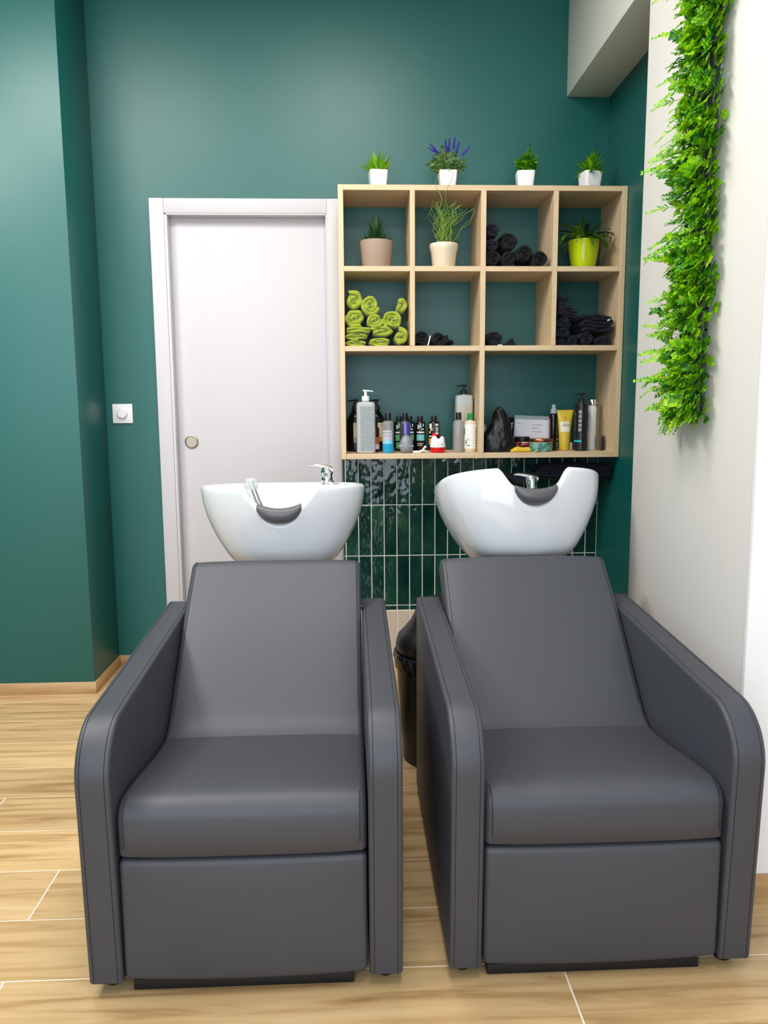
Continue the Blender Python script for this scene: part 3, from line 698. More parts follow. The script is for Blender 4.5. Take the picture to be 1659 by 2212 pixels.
MB().lathe([(0.0, 0.089), (0.053, 0.087), (0.0, 0.085)], n=24, cap0=False, cap1=False).build('soil', SOIL, p)
r_ = random.Random(12); mb = MB(); mrs = [mat('rush_green', (96, 136, 44), 0.5), mat('rush_deep', (58, 98, 40), 0.5), mat('rush_pale', (134, 160, 72), 0.5)]
for k in range(85):
    mb.cur = r_.choice((0, 0, 1, 2)); az = r_.random()*6.28; rr = 0.03*r_.random()**.5
    P = Vector((rr*math.cos(az), rr*math.sin(az), 0.085)); lean = r_.uniform(-0.55, 0.6)*(0.4+0.6*r_.random()); hgt = r_.uniform(0.10, 0.205)
    if k == 0: lean, hgt, P = -0.15, 0.275, Vector((-0.005, -0.03, 0.085))
    if k == 1: lean, hgt, P = 0.02, 0.285, Vector((0.004, -0.03, 0.085))
    if k in (2, 3, 4, 5): lean, hgt = 0.6+0.06*k, 0.16
    amp = r_.uniform(0.004, 0.015); fq = r_.uniform(1.4, 3.6); p0 = r_.random()*6; pts = []
    for j in range(15):
        u = j/14
        xx = P.x+lean*hgt*u**1.3+amp*math.sin(fq*6.28*u+p0)*(0.3+u); yy = P.y+amp*math.cos(fq*6.28*u*0.8+p0)*(0.3+u)*0.8
        if k < 2: pts.append((xx, -0.03-0.07*min(1, u*1.7)+0.3*(yy+0.03), P.z+hgt*u)); continue
        pts.append((max(-0.108, min(0.128, xx)), max(-0.065, min(0.16, yy)) if P.z+hgt*u > 0.26 else yy, P.z+hgt*u))
    mb.tube(pts, [0.0017*(1-0.5*j/14) for j in range(15)], 5)
mb.build('foliage', mrs, p, sharp=180)
p = thing('potted_fern', 'drooping fern in a glossy lime ceramic pot', 'potted plant', (1.004, 3.39, z1), 0, gc)
MB().lathe([(0.044, 0), (0.047, 0.003), (0.0545, 0.03), (0.060, 0.06), (0.0635, 0.09), (0.065, 0.118), (0.0645, 0.122), (0.06, 0.122), (0.058, 0.108)], n=44).build('pot', mat('lime_glaze', (186, 204, 20), 0.15), p)
MB().lathe([(0.0, 0.11), (0.058, 0.108), (0.0, 0.106)], n=24, cap0=False, cap1=False).build('soil', SOIL, p)
r_ = random.Random(13); mb = MB(); mfe = [leafy(mat('fern_dark', (56, 100, 34), 0.5)), leafy(mat('fern_mid', (104, 146, 30), 0.5)), mat('fern_black', (22, 50, 28), 0.5)]
for k in range(46):
    az = k*2.4; q = r_.random(); el = 1.45-0.95*q; L = r_.uniform(0.105, 0.145)
    if math.sin(az) > 0.6: L *= 0.8
    d = Vector((math.cos(az), math.sin(az), 0)); P = Vector((0.02*math.cos(az), 0.02*math.sin(az), 0.112)); a = el; mb.cur = 0; pts = [P.copy()]
    mm_ = r_.choice((0, 1, 1, 0, 2))
    for j in range(14):
        P = P+(d*math.cos(a)+Vector((0, 0, 1))*math.sin(a))*(L/14); a -= 0.10+0.03*q; P.x = min(P.x, 0.110); P.y = min(P.y, 0.15); pts.append(P.copy())
        if j > 1:
            ax = (pts[-1]-pts[-2]).normalized(); sd = Vector((-d.y, d.x, 0)); nn = sd.cross(ax)
            for s_ in (-1, 1):
                mb.cur = mm_; mb.leaf(P, sd*s_*1.0+ax*0.7, nn*-1, 0.022*(1.05-0.055*j), 0.0088, 0.15)
    mb.cur = mm_; mb.tube(pts, 0.0008, 4)
mb.build('foliage', mfe, p, recalc=False, sharp=180)

# ================================================================== BOTTLES AND SALON GOODS
def M3(*a): return mat(*a)
BOTBLK = mat('black_bottle', (10, 10, 11), 0.18); BOTBRN = mat('dark_brown_bottle', (28, 12, 10), 0.15); CAPB = mat('black_cap', (22, 22, 23), 0.4)
AMBER = mat('amber_bottle', (74, 26, 10), 0.12); MILK = mat('frosted_bottle', (166, 171, 169), 0.25); GREYB = clear_mat('smoky_clear_bottle', (172, 168, 165), 0.5)
CREAML = mat('cream_label', (222, 212, 168), 0.6); LILAC = mat('lilac_label', (176, 166, 180), 0.6); YELL = mat('yellow_label', (214, 168, 28), 0.6)
WHITEL = mat('white_label', (232, 230, 222), 0.5); WHITEP = mat('white_plastic', (240, 240, 240), 0.3)
GREENL = mat('green_label', (96, 168, 108), 0.5); AQUA = mat('aqua_label', (108, 198, 204), 0.5); ORNG = mat('orange_label', (230, 154, 22), 0.5); RUST = mat('rust_label', (190, 104, 70), 0.6)
SILV = mat('grey_print', (170, 178, 180), 0.5)
def patch(mb, r, a0, a1, z0, z1, mi, n=8, lift=0.0007, taper=0):
    """a label wrapped on a round bottle; angles in degrees, 0 = towards the room, positive to the right"""
    mb.cur = mi; vs = []
    for k in range(n+1):
        a = math.radians(a0+(a1-a0)*k/n); s_, c_ = math.sin(a), -math.cos(a)
        vs += [((r+lift)*s_, (r+lift)*c_, z0), ((r+lift)*s_, (r+lift)*c_, z1)]
    mb.add(vs, [(2*k, 2*k+2, 2*k+3, 2*k+1) for k in range(n)])
def round_bottle(name, label, cat, x, y, r, hb, cap_r, cap_h, body_m, cap_m, group, patches=(), pm=(), neck=None, fliptop=False):
    t = thing(name, label, cat, (x, y, FZ+0.0004), 0, group)
    nk = neck or cap_r*0.8
    MB().lathe([(r*0.93, 0), (r, 0.003), (r, hb-0.012), (r*0.96, hb-0.006), (r*0.8, hb-0.001), (nk, hb), (nk, hb+0.004)], n=28).build('body', body_m, t)
    q = cap_r
    MB().lathe([(q, 0.0), (q*1.03, 0.004), (q, 0.008), (q*0.97, cap_h-0.003), (q*0.85, cap_h), (0, cap_h)], (0, 0, hb+0.0045), 24, cap1=False).build('cap', cap_m, t)
    if patches:
        mb = MB()
        for i, pch in enumerate(patches):
            if not isinstance(pch[0], tuple): patch(mb, r, *pch, lift=0.0006+0.00012*i)
        mb.build('label_print', list(pm), t, recalc=False)
    return t
def pump(t, r, h, z, m_, out, ang=0.0, flat=True):
    mb = MB(); mb.lathe([(r, 0), (r*1.02, 0.004), (r*0.97, h*0.4), (r*0.7, h*0.44), (r*0.36, h*0.46), (r*0.36, h*0.82), (r*0.45, h*0.84), (r*0.5, h), (0, h)], (0, 0, z), 24, cap1=False)
    c_, s_ = math.cos(ang), math.sin(ang); R = []
    for k in range(9):
        u = k/8; q = -0.012+(out+0.012)*u; hw_ = r*0.42*(1-0.45*u); ht = 0.0042*(1-0.35*u); zz = z+h*0.93-0.004*u*u
        R.append([(c_*q-s_*hw_*math.cos(2*PI*j/12), s_*q+c_*hw_*math.cos(2*PI*j/12), zz+ht*math.sin(2*PI*j/12)) for j in range(12)])
    mb.rings(R); return mb.build('pump', m_, t)
gs = 'salon bottles in the bottom left compartment'; gr = 'salon products in the bottom right compartment'
# black pump bottles at the back left
for (x, ang, lab, pts_, pmt) in [
    (0.0165, PI, 'black pump bottle with cream and lilac label, in the back left corner', [(-14, 60, 0.062, 0.128, 0), (-14, 60, 0.040, 0.062, 1), (-8, 50, 0.118, 0.121, 2), (-8, 50, 0.108, 0.1105, 2)], (CREAML, LILAC, SILV)),
    (0.112, PI, 'black pump bottle with cream and yellow label, behind the amber bottle', [(6, 72, 0.064, 0.128, 0), (6, 72, 0.044, 0.064, 1), (14, 60, 0.116, 0.119, 2)], (CREAML, YELL, SILV))]:
    t = thing('pump_bottle', lab, 'bottle', (x, 3.50, FZ+0.0004), 0, gs)
    MB().lathe([(0.034, 0), (0.0375, 0.004), (0.0375, 0.130), (0.035, 0.145), (0.026, 0.163), (0.017, 0.176), (0.013, 0.182), (0.012, 0.186)], n=32).build('body', BOTBLK, t)
    pump(t, 0.0145, 0.048, 0.184, CAPB, 0.034, ang)
    mb = MB()
    for i, q in enumerate(pts_): patch(mb, 0.0375, *q, lift=0.0006+0.0001*i)
    mb.build('label_print', list(pmt), t, recalc=False)
# tall frosted pump bottle
t = thing('pump_bottle', 'tall frosted bottle with white pump, tallest at the left front', 'bottle', (0.061, 3.345, FZ+0.0004), 0, gs)
MB().loft([(0, 0, 0, .036, .022, 5), (0, 0, .004, .0405, .0255, 6), (0, 0, .205, .0405, .0255, 6), (0, 0, .214, .039, .0245, 6), (0, 0, .219, .033, .020, 5), (0, 0, .2205, .016, .015, 2), (0, 0, .226, .0155, .0155, 2)]).build('body', MILK, t)
pump(t, 0.0165, 0.046, 0.225, WHITEP, 0.032, 0.0)
mb = MB(); mb.box(-0.0245, 0.0355, -0.0262, -0.0258, 0.012, 0.202); mb.build('label_print', stripe_mat('fine_print_rows', (158, 163, 164), (116, 122, 123), 29, 0.42, 0.45, 18), t)
round_bottle('amber_bottle', 'small amber bottle with rust label behind the tall frosted bottle', 'bottle', 0.103, 3.415, 0.018, 0.112, 0.0105, 0.04, AMBER, CAPB, gs, [(-20, 80, .035, .066, 0), (-20, 80, .014, .035, 1)], (RUST, WHITEL))
# two-phase blue bottle
t = thing('spray_conditioner_bottle', 'clear bottle half filled with blue liquid, black cap', 'bottle', (0.157, 3.345, FZ+0.0004), 0, gs)
MB().lathe([(0.0235, 0.0562), (0.0245, 0.0566), (0.0245, 0.126), (0.0235, 0.133), (0.019, 0.1375), (0.0105, 0.139), (0.0105, 0.142)], n=30).build('body', GREYB, t)
MB().lathe([(0.0225, 0), (0.0245, 0.003), (0.0245, 0.056)], n=30).build('liquid', mat('blue_liquid', (40, 160, 208), 0.12), t)['label'] = 'bright blue liquid'
MB().lathe([(0.0135, 0.14), (0.0138, 0.144), (0.0125, 0.171), (0.0115, 0.1725), (0, 0.1725)], n=24, cap1=False).build('cap', CAPB, t)
mb = MB(); patch(mb, .0245, -75, 40, .058, .098, 0); patch(mb, .0245, -75, 40, .04, .058, 1); patch(mb, .0245, -60, 25, .086, .089, 2, lift=.0009); patch(mb, .0245, -60, 25, .074, .0765, 2, lift=.0009); mb.build('label_print', [mat('pale_label', (186, 184, 196), 0.4), mat('pale_blue_label', (150, 196, 216), 0.4), mat('print_grey', (132, 128, 146), 0.5)], t, recalc=False)
# dark shampoo bottles at the back
def leafmarks(): return [(-34, -6, .100, .124, 0), (-30, 22, .108, .112, 0), (2, 34, .096, .103, 0), (-24, -14, .088, .1, 0), (8, 20, .112, .124, 0)]
for (x, lab, col, body) in [(0.2135, 'dark shampoo bottle with green leaf label, left of the purple bottle', GREENL, BOTBLK), (0.2615, 'dark shampoo bottle with pale green label, mostly behind the purple bottle', GREENL, BOTBLK), (0.3095, 'dark shampoo bottle with aqua label, right of the purple bottle', AQUA, BOTBRN)]:
    pk = [(-36, -18, .098, .118, 1), (-20, 14, .106, .111, 1), (6, 36, .094, .101, 1), (-8, 4, .112, .124, 1), (22, 38, .110, .122, 1), (-44, 44, .080, .087, 2), (-46, 46, .046, .074, 0), (-40, 40, .0565, .0585, 1), (-38, 30, .032, .035, 2), (-38, 20, .024, .027, 2)]
    if col is GREENL: pk = pk[:5]+pk[5:7]+[(-38, 40, .012, .04, 0)] if x < 0.22 else pk
    round_bottle('shampoo_bottle', lab, 'bottle', x, 3.492, 0.0228, 0.133, 0.0122, 0.0185, body, CAPB, gs, pk, (col, mat('leaf_print', (176, 206, 204), 0.5), WHITEL))
round_bottle('shampoo_bottle', 'dark brown shampoo bottle with orange label behind the hen timer', 'bottle', 0.372, 3.492, 0.0242, 0.133, 0.0125, 0.0185, BOTBRN, CAPB, gs,
    [(-62, -30, .10, .122, 2), (-48, -22, .09, .104, 3), (-66, -40, .078, .088, 3), (-66, -20, .062, .068, 2), (-70, -22, .028, .056, 0), (8, 46, .112, .122, 2), (10, 46, .086, .108, 1), (8, 46, .074, .083, 2), (62, 84, .11, .125, 0)], (ORNG, SILV, WHITEL, mat('nut_print', (208, 176, 128), 0.5)))
round_bottle('purple_shampoo_bottle', 'smoky bottle with violet label and black cap, behind the glitter egg', 'bottle', 0.2355, 3.42, 0.0232, 0.135, 0.0115, 0.0325, mat('smoke_grey_bottle', (70, 74, 84), 0.15), CAPB, gs,
    [(-6, 72, .045, .128, 0), (-10, 8, .03, .128, 1)]+[(22, 66, .060+.009*k, .0615+.009*k, 2) for k in range(7)], (mat('violet_label', (84, 70, 170), 0.4), mat('violet_gloss', (134, 124, 226), 0.3), mat('violet_print', (48, 40, 110), 0.5)))
# glitter egg (tangle brush)
t = thing('glitter_egg_brush', 'grey glitter egg-shaped brush in front of the purple bottle', 'hair brush', (0.2355, 3.338, FZ+0.0004))
prof = [(0.018, 0), (0.024, 0.004), (0.0285, 0.014), (0.0302, 0.026)]
MB().lathe(prof+[(0.0302, 0.0285)], n=32).build('brush_base', noise_mat('glitter_silver', (900, 900, 900), [(0.35, (70, 72, 80)), (0.52, (128, 130, 138)), (0.68, (205, 207, 212))], 0.3, detail=1, bump=0.3), t)
MB().lathe([(0.0302, 0.031), (0.0298, 0.036), (0.0275, 0.047), (0.0225, 0.060), (0.0155, 0.071), (0.007, 0.0765), (0.0, 0.0775)], n=32, cap1=False).build('brush_shell', MATS['glitter_silver'], t)
mb = MB()
for k in range(18):
    a = 2*PI*k/18; mb.box(-0.0022, 0.0022, -0.0315, -0.028, 0.0275, 0.0325, 0.0006, M=Matrix.Rotation(a, 4, 'Z'))
mb.build('gem_band', mat('gem_white', (225, 228, 232), 0.15), t)
# white claw clip
t = thing('hair_clip', 'small translucent white claw clip on the shelf edge, right of the glitter egg', 'hair clip', (0.296, 3.318, FZ+0.0004))
CL = mat('cloudy_plastic', (228, 226, 224), 0.25)
mb = MB(); mb.box(-0.034, 0.0, -0.010, 0.010, 0.0, 0.010, 0.003); mb.build('clip_body', CL, t)
mb = MB(); mb.tube([(-0.004, 0, 0.006), (0.008, 0, 0.010), (0.016, 0, 0.022), (0.023, 0, 0.029)], [0.006, 0.005, 0.0045, 0.0055], 10); mb.build('clip_handle', CL, t)
mb = MB()
for k in range(3): mb.tube([(0.006, -0.008+0.008*k, 0.011), (0.02, -0.009+0.009*k, 0.010), (0.029, -0.010+0.010*k, 0.002)], [0.003, 0.0025, 0.0016], 8)
mb.build('clip_teeth', CL, t)
# hen kitchen timer
t = thing('hen_timer', 'red and white hen-shaped kitchen timer', 'kitchen timer', (0.3725, 3.343, FZ+0.0004))
REDP = mat('red_plastic', (214, 22, 28), 0.25)
MB().lathe([(0.028, 0), (0.031, 0.003), (0.0335, 0.012), (0.0338, 0.0225)], n=36).build('timer_base', REDP, t)
mb = MB(); R = []
for z, cx, hw_, hd in [(0.0235, 0, .0338, .0338), (.034, 0, .0333, .033), (.046, 0, .031, .030), (.055, -.001, .0285, .026)]:
    R.append((cx, 0, z, hw_, hd, 2.2))
mb.loft(R+[(0, 0, .060, .026, .02, 2.2)], 36)
mb.loft([(-.014, 0, .050, .0155, .018, 2), (-.0145, 0, .062, .0125, .014, 2), (-.0155, 0, .070, .0085, .010, 2), (-.016, 0, .074, .004, .005, 2)], 28)
mb.loft([(.0165, 0, .050, .0145, .014, 2), (.018, 0, .060, .011, .010, 2), (.019, 0, .067, .007, .007, 2), (.0195, 0, .070, .003, .003, 2)], 28)
mb.build('timer_body', WHITEP, t)
mb = MB(); mb.tube([(-.003, -.002, .062), (-.006, -.002, .074), (-.014, -.002, .080), (-.022, -.002, .077), (-.027, -.002, .068)], [.003, .005, .0058, .005, .002], 10); mb.build('comb', REDP, t)
MB().lathe([(.0012, .0), (.0012, .002)], (-.018, -.0118, .066), 8, MX).build('eye', BLACKP, t)
for a in (-32, -2, 28):
    mb = MB(); patch(mb, .0332, a-2.4, a+2.4, .031, .0355, 0, 3, lift=.001); mb.build('minute_mark', BLACKP, t)
mb = MB(); mb.tube([(-.006, -.0285, .052), (-.004, -.0312, .043), (.004, -.0318, .0375), (.014, -.0295, .039), (.0215, -.0245, .046), (.0235, -.0215, .053)], .0013, 8); mb.build('wing', mat('wing_pale_grey', (212, 212, 214), 0.3), t)  # wing outline: raised line in pale grey on the white body
# smoky clear bottle and the white aloe bottle, right end
round_bottle('clear_bottle', 'empty smoky clear bottle with black cap beside the green-capped bottle', 'bottle', 0.4642, 3.352, 0.0245, 0.137, 0.0125, 0.031, GREYB, CAPB, gs)
t = round_bottle('aloe_bottle', 'white-labelled bottle with green cap beside the middle divider', 'bottle', 0.516, 3.352, 0.0265, 0.137, 0.0125, 0.0275, mat('pale_beige_bottle', (206, 196, 170), 0.2), mat('green_cap', (14, 128, 52), 0.3), gs,
    [(-80, 84, .016, .122, 0), (-82, -66, .078, .104, 1), (-48, -10, .028, .032, 1), (-58, -42, .036, .052, 1), (-34, -24, .05, .062, 2), (-42, -16, .056, .0575, 2)]+[(42, 62, .024+.0125*k, .030+.0125*k, 3) for k in range(7)], (WHITEL, mat('aloe_green', (90, 140, 96), 0.5), mat('flower_pink', (206, 160, 168), 0.5), mat('print_olive', (150, 156, 140), 0.5)))
# large pump bottle behind
t = thing('pump_bottle', 'large pale clear bottle with black pump behind the green-capped bottle', 'bottle', (0.4985, 3.435, FZ+0.0004), 0, gs)
PALE = mat('pale_gel_bottle', (170, 163, 148), 0.2)
MB().loft([(0, 0, 0, .035, .026, 5), (0, 0, .004, .0385, .03, 6), (0, 0, .205, .0385, .03, 6)], 36).build('gel', PALE, t)
MB().loft([(0, 0, .2052, .0384, .03, 6), (0, 0, .236, .0385, .03, 6), (0, 0, .243, .0375, .029, 6), (0, 0, .248, .032, .024, 5), (0, 0, .2485, .014, .014, 2), (0, 0, .252, .014, .014, 2)], 36).build('body', MILK, t)
pump(t, 0.0145, 0.042, 0.251, CAPB, 0.032, PI)
# black cloth bag
bag = MB(); r_ = random.Random(4); R = []
ws = [(0, .072, .050, .642), (.010, .0745, .055, .641), (.030, .0745, .054, .640), (.055, .0725, .050, .640), (.078, .064, .045, .641), (.098, .053, .040, .644), (.118, .043, .034, .647), (.138, .036, .028, .648), (.158, .031, .024, .647), (.175, .024, .019, .645), (.188, .014, .012, .643), (.194, .004, .004, .642)]
ws2 = []
for (p0, p1) in zip(ws, ws[1:]): ws2 += [tuple(p0[q]+(p1[q]-p0[q])*k/3 for q in range(4)) for k in range(3)]
ws = ws2+[ws[-1]]
for i, (z, a, b_, cx) in enumerate(ws):
    ring = []
    for j in range(56):
        t_ = 2*PI*j/56; n1 = mnoise.noise(Vector((3.2*math.cos(t_), 3.2*math.sin(t_), z*34))); n2 = mnoise.noise(Vector((6*math.cos(t_)+7, 6*math.sin(t_), z*75)))
        fd = 1.02-0.16*abs(n1)-0.10*abs(n2)+0.05*math.sin(3*t_+z*25+2)
        if i == 0: fd = min(fd, 1.0)
        ring.append((cx-0.642+a*fd*math.cos(t_), b_*fd*math.sin(t_), z+(0.004*math.sin(4*t_+1+z*90) if 0 < i < 33 else 0)))
    R.append(ring)
bag.rings(R); o = bag.build('cloth_bag', mat('black_nylon', (15, 15, 17), 0.42, bump=(60, 0.5, 0.004)), sharp=70); o.location = (0.6435, 3.365, FZ+0.0004)
tag(o, 'crumpled black nylon cloth gathered to a peak, against the middle divider', 'cloth bag')
round_bottle('dark_bottle', 'black-capped bottle with pink and white label, half hidden behind the black cloth', 'bottle', 0.592, 3.505, 0.0215, 0.118, 0.0125, 0.022, WHITEL, CAPB, gr, [(-70, 70, .108, .114, 0)], (mat('pink_label', (196, 110, 112), 0.5),))
t = thing('hair_product_box', 'black carton with white print, peeking out right of the black cloth', 'box', (0.707, 3.478, FZ+0.0004), 0, gr)
MB().box(-0.021, 0.021, -0.019, 0.019, 0, 0.147, 0.001).build('carton', BOTBLK, t)
mb = MB(); mb.box(0.009, 0.018, -0.0196, -0.0191, 0.121, 0.1235)
for k in range(4): mb.box(0.0115, 0.0155, -0.0196, -0.0191, 0.098+0.006*k, 0.1015+0.006*k)
mb.build('label_print', WHITEL, t)
# acrylic holder with white card
t = thing('card_holder', 'clear acrylic stand holding a white printed card behind the jars', 'sign holder', (0.818, 3.50, FZ+0.0004), 0, gr); t.rotation_euler = (0, 0.045, 0); t.location.z += 0.006
mb = MB(); mb.box(-0.082, 0.084, 0.0015, 0.0035, -0.0, 0.148, 0.0003); mb.box(-0.07, 0.07, -0.02, 0.02, -0.001, 0.0005); mb.build('acrylic_sleeve', CLEAR, t)
MB().box(-0.080, 0.082, -0.0006, 0.0006, 0.002, 0.131).build('card', mat('white_card', (226, 224, 232), 0.6), t)
mb = MB()
for (x0, x1, z, c_) in [(-.074, -.05, .1105, 1), (-.001, .020, .106, 2), (.021, .048, .106, 0), (-.001, .031, .091, 0), (-.001, .006, .0755, 1), (.010, .046, .0755, 0)]:
    mb = MB(); mb.cur = c_; n_ = max(3, int((x1-x0)/0.0042))
    for k in range(n_): mb.box(x0+(x1-x0)*k/n_, x0+(x1-x0)*(k+0.78)/n_, -0.0010, -0.0007, z, z+0.0026)
    mb.build('print_line', [mat('print_dark', (120, 118, 128), 0.6), mat('print_blue', (120, 150, 180), 0.6), mat('print_red', (196, 86, 96), 0.6)], t)
# hair mask jar
t = thing('mask_jar', 'dark red cosmetic jar with a black lid', 'jar', (0.7635, 3.44, FZ+0.0004), 0, gr); DRED = mat('dark_red_jar', (84, 16, 24), 0.2)
MB().lathe([(0.030, 0), (0.033, 0.003), (0.033, 0.040), (0.031, 0.042)], n=32).build('jar_body', DRED, t)
MB().lathe([(0.0335, 0.0425), (0.034, 0.045), (0.034, 0.060), (0.032, 0.062), (0, 0.062)], n=32, cap1=False).build('jar_lid', CAPB, t)
mb = MB()
for q in [(-62, -28, .034, .038, 0), (-58, -40, .008, .03, 0), (-36, -26, .004, .02, 0), (-14, 50, .0355, .0395, 1), (-14, 56, .026, .033, 0), (-14, 40, .019, .023, 1), (-14, 56, .016, .0255, 2), (-8, 34, .004, .013, 1), (8, 24, .006, .012, 3)]: patch(mb, .033, *q, lift=0.0006+0.0001*q[4])
mb.build('label_print', [mat('pink_print', (204, 92, 104), 0.5), WHITEL, DRED, BOTBLK], t, recalc=False)
# round tin
t = thing('round_tin', 'low teal tin with a copper lid', 'tin', (0.8325, 3.372, FZ+0.0004), 0, gr)
MB().lathe([(0.048, 0), (0.050, 0.002), (0.050, 0.037), (0.047, 0.040)], n=40).build('tin_body', noise_mat('teal_print', (40, 40, 40), [(0.4, (30, 92, 98)), (0.5, (84, 140, 124)), (0.62, (128, 170, 146))], 0.4, detail=2), t)
mb = MB(); mb.lathe([(0.0505, 0.041), (0.0515, 0.043), (0.0515, 0.052), (0.049, 0.056), (0.030, 0.0575), (0, 0.0575)], n=40, cap1=False); mb.build('tin_lid', mat('copper', (150, 96, 70), 0.3, metal=0.9), t)
mb = MB(); patch(mb, .05, -90, 90, .0385, .0405, 0, 20); patch(mb, .05, 62, 74, .008, .03, 0); mb.build('label_print', [CREAML], t, recalc=False)
# yellow cloth and wood shaving
mb = MB(); R = []
for k in range(10):
    u = k/9; x = -0.041+0.082*u; hh = (0.010+0.012*math.sin(PI*min(1, u*1.5)*0.72)); R.append([(x, 0.030*sgp(math.cos(2*PI*j/16), .6), hh/2*(1+sgp(math.sin(2*PI*j/16), .6))*(1+.15*math.sin(j*1.4+k))) for j in range(16)])
mb.rings(R); o = mb.build('sponge_cloth', mat('yellow_cloth', (222, 184, 48), 0.85), sharp=60); o.location = (0.7285, 3.3255-0.002, FZ+0.0004); o.rotation_euler = (0, 0, 0.05); tag(o, 'folded yellow cloth at the front edge, right of the black cloth', 'cloth')
o.location.y = 3.322
o.scale = (1, 0.55, 1)
mb = MB(); R = []
for k in range(13):
    u = k/12; R.append([(-0.021+0.042*u, -0.008+dy, 0.0006+0.007*math.sin(PI*u)**2+dz) for dy, dz in ((0, 0), (0.016, 0.001), (0.016, 0.0022), (0, 0.0012))])
mb.rings(R); o = mb.build('paper_curl', mat('beige_paper', (206, 176, 120), 0.7)); o.location = (0.802, 3.3, FZ+0.0002); tag(o, 'small curled beige strip lying in front of the tin', 'paper strip')
# spray bottle
t = round_bottle('spray_bottle', 'slim black spray bottle with a clear cap, left of the yellow tube', 'bottle', 0.9055, 3.445, 0.0198, 0.160, 0.0145, 0.021, BOTBLK, CLEAR, gr,
    [(-84, -56, .01, .146, 0), (-70, -58, .03, .14, 2)]+[(24, 62, .068+.0048*k, .071+.0048*k, 1) for k in range(16)]+[(30, 48, .046, .054, 3), (22, 58, .030, .034, 3), (30, 60, .018, .024, 3), (26, 50, .008, .012, 3)], (DRED, mat('print_grey_dark', (96, 96, 98), 0.5), mat('pink_edge', (206, 120, 124), 0.5), SILV))
MB().lathe([(0.0085, 0.1855), (0.0095, 0.19), (0.0085, 0.2035), (0, 0.205)], n=18, cap1=False).build('spray_head', CLEAR, t)
# yellow tube standing on its cap
t = thing('cream_tube', 'yellow squeeze tube standing on its cap', 'tube', (0.9545, 3.435, FZ+0.0004), 0, gr); YT = mat('yellow_tube', (206, 176, 60), 0.3)
MB().lathe([(0.021, 0), (0.0235, 0.002), (0.0238, 0.021), (0.022, 0.0225)], n=32).build('tube_cap', mat('yellow_cap', (200, 170, 46), 0.3), t)
MB().loft([(0, 0, .023, .0232, .0232, 2), (0, 0, .03, .0245, .0243, 2), (0, 0, .07, .0262, .022, 2.1), (0, 0, .11, .0295, .0165, 2.3), (0, 0, .15, .0335, .009, 2.8), (.001, 0, .168, .0355, .003, 3), (.001, 0, .172, .036, .0012, 4), (.001, 0, .1795, .0362, .0012, 4)], 40).build('tube_body', YT, t)
mb = MB(); mb.cur = 0; vs = []
def tfront(x, z):
    for (z0, w0, d0, e0), (z1_, w1, d1, e1) in zip([(.07, .0262, .022, 2.1), (.11, .0295, .0165, 2.3), (.15, .0335, .009, 2.8), (.168, .0355, .003, 3)], [(.11, .0295, .0165, 2.3), (.15, .0335, .009, 2.8), (.168, .0355, .003, 3), (.18, .036, .001, 3)]):
        if z <= z1_:
            u = (z-z0)/(z1_-z0); w_, d_, e_ = w0+(w1-w0)*u, d0+(d1-d0)*u, e0+(e1-e0)*u
            return -d_*max(0, 1-(abs(x)/w_)**e_)**(1/e_)
    return -0.001
def tpatch(x0, x1, z0, z1_, mi, lift):
    mb.cur = mi; vs = []; n_ = 6
    for k in range(n_+1):
        x = x0+(x1-x0)*k/n_
        for zz in (z0, (z0+z1_)/2, z1_): vs.append((x, tfront(x, zz)-lift, zz))
    mb.add(vs, [f_ for k in range(n_) for f_ in ((3*k, 3*k+3, 3*k+4, 3*k+1), (3*k+1, 3*k+4, 3*k+5, 3*k+2))])
tpatch(-.024, .0165, .083, .128, 0, .0007)
for k in range(5): tpatch(-.013+.0056*k, -.009+.0056*k, .115, .118, 1, .0012)
for k in range(6): tpatch(-.016+.0056*k, -.0115+.0056*k, .108, .111, 1, .0012)
tpatch(-.004, .001, .147, .152, 1, .0009); tpatch(-.009, .006, .142, .1435, 1, .0009)
mb.build('label_print', [mat('cream_white_label', (226, 220, 200), 0.5), mat('print_brown', (120, 106, 76), 0.6)], t, recalc=False)
# orange carton behind
o = MB().box(0.9805, 0.9995, 3.50, 3.54, FZ+0.0004, FZ+0.182, 0.001).build('hair_colour_box', mat('orange_red_card', (176, 68, 32), 0.5)); tag(o, 'thin orange-red carton showing between yellow tube and black pump bottle', 'box', gr)
t = thing('small_carton', 'tiny white and black carton low behind the yellow tube', 'box', (0.982, 3.468, FZ+0.0004), 0, gr)
MB().box(-0.016, 0.016, -0.010, 0.010, 0, 0.033, 0.001).build('carton', WHITEL, t); mb = MB()
for (a, c_, z0_, z1_) in ((-.014, -.004, .018, .028), (-.010, .002, .008, .014)): mb.box(a, c_, -.0106, -.0101, z0_, z1_)
mb.build('label_print', BOTBLK, t)
# tall black pump bottle with turquoise band
t = thing('pump_bottle', 'tall black pump bottle with a turquoise band', 'bottle', (1.0155, 3.392, FZ+0.0004), 0, gr)
MB().lathe([(0.027, 0), (0.0295, 0.003), (0.0292, 0.203), (0.0285, 0.207), (0.0165, 0.208), (0.0155, 0.211)], n=36).build('body', mat('satin_black_bottle', (30, 31, 34), 0.28), t)
pump(t, 0.0145, 0.044, 0.2105, CAPB, 0.026, PI)
mb = MB()
for q in [(-88, -12, .039, .0475, 0), (58, 88, .042, .049, 0)]+[(-42+4, -12, .086+.0195*k, .100+.0195*k, 1) for k in range(5)]+[(58, 80, .135, .170, 3), (58, 80, .092, .12, 3), (52, 82, .073, .083, 2), (52, 80, .053, .064, 2)]: patch(mb, .0294, *q)
mb.build('label_print', [mat('turquoise', (34, 176, 184), 0.3), mat('print_silver', (150, 150, 146), 0.5), WHITEL, mat('print_khaki', (78, 76, 56), 0.5)], t, recalc=False)
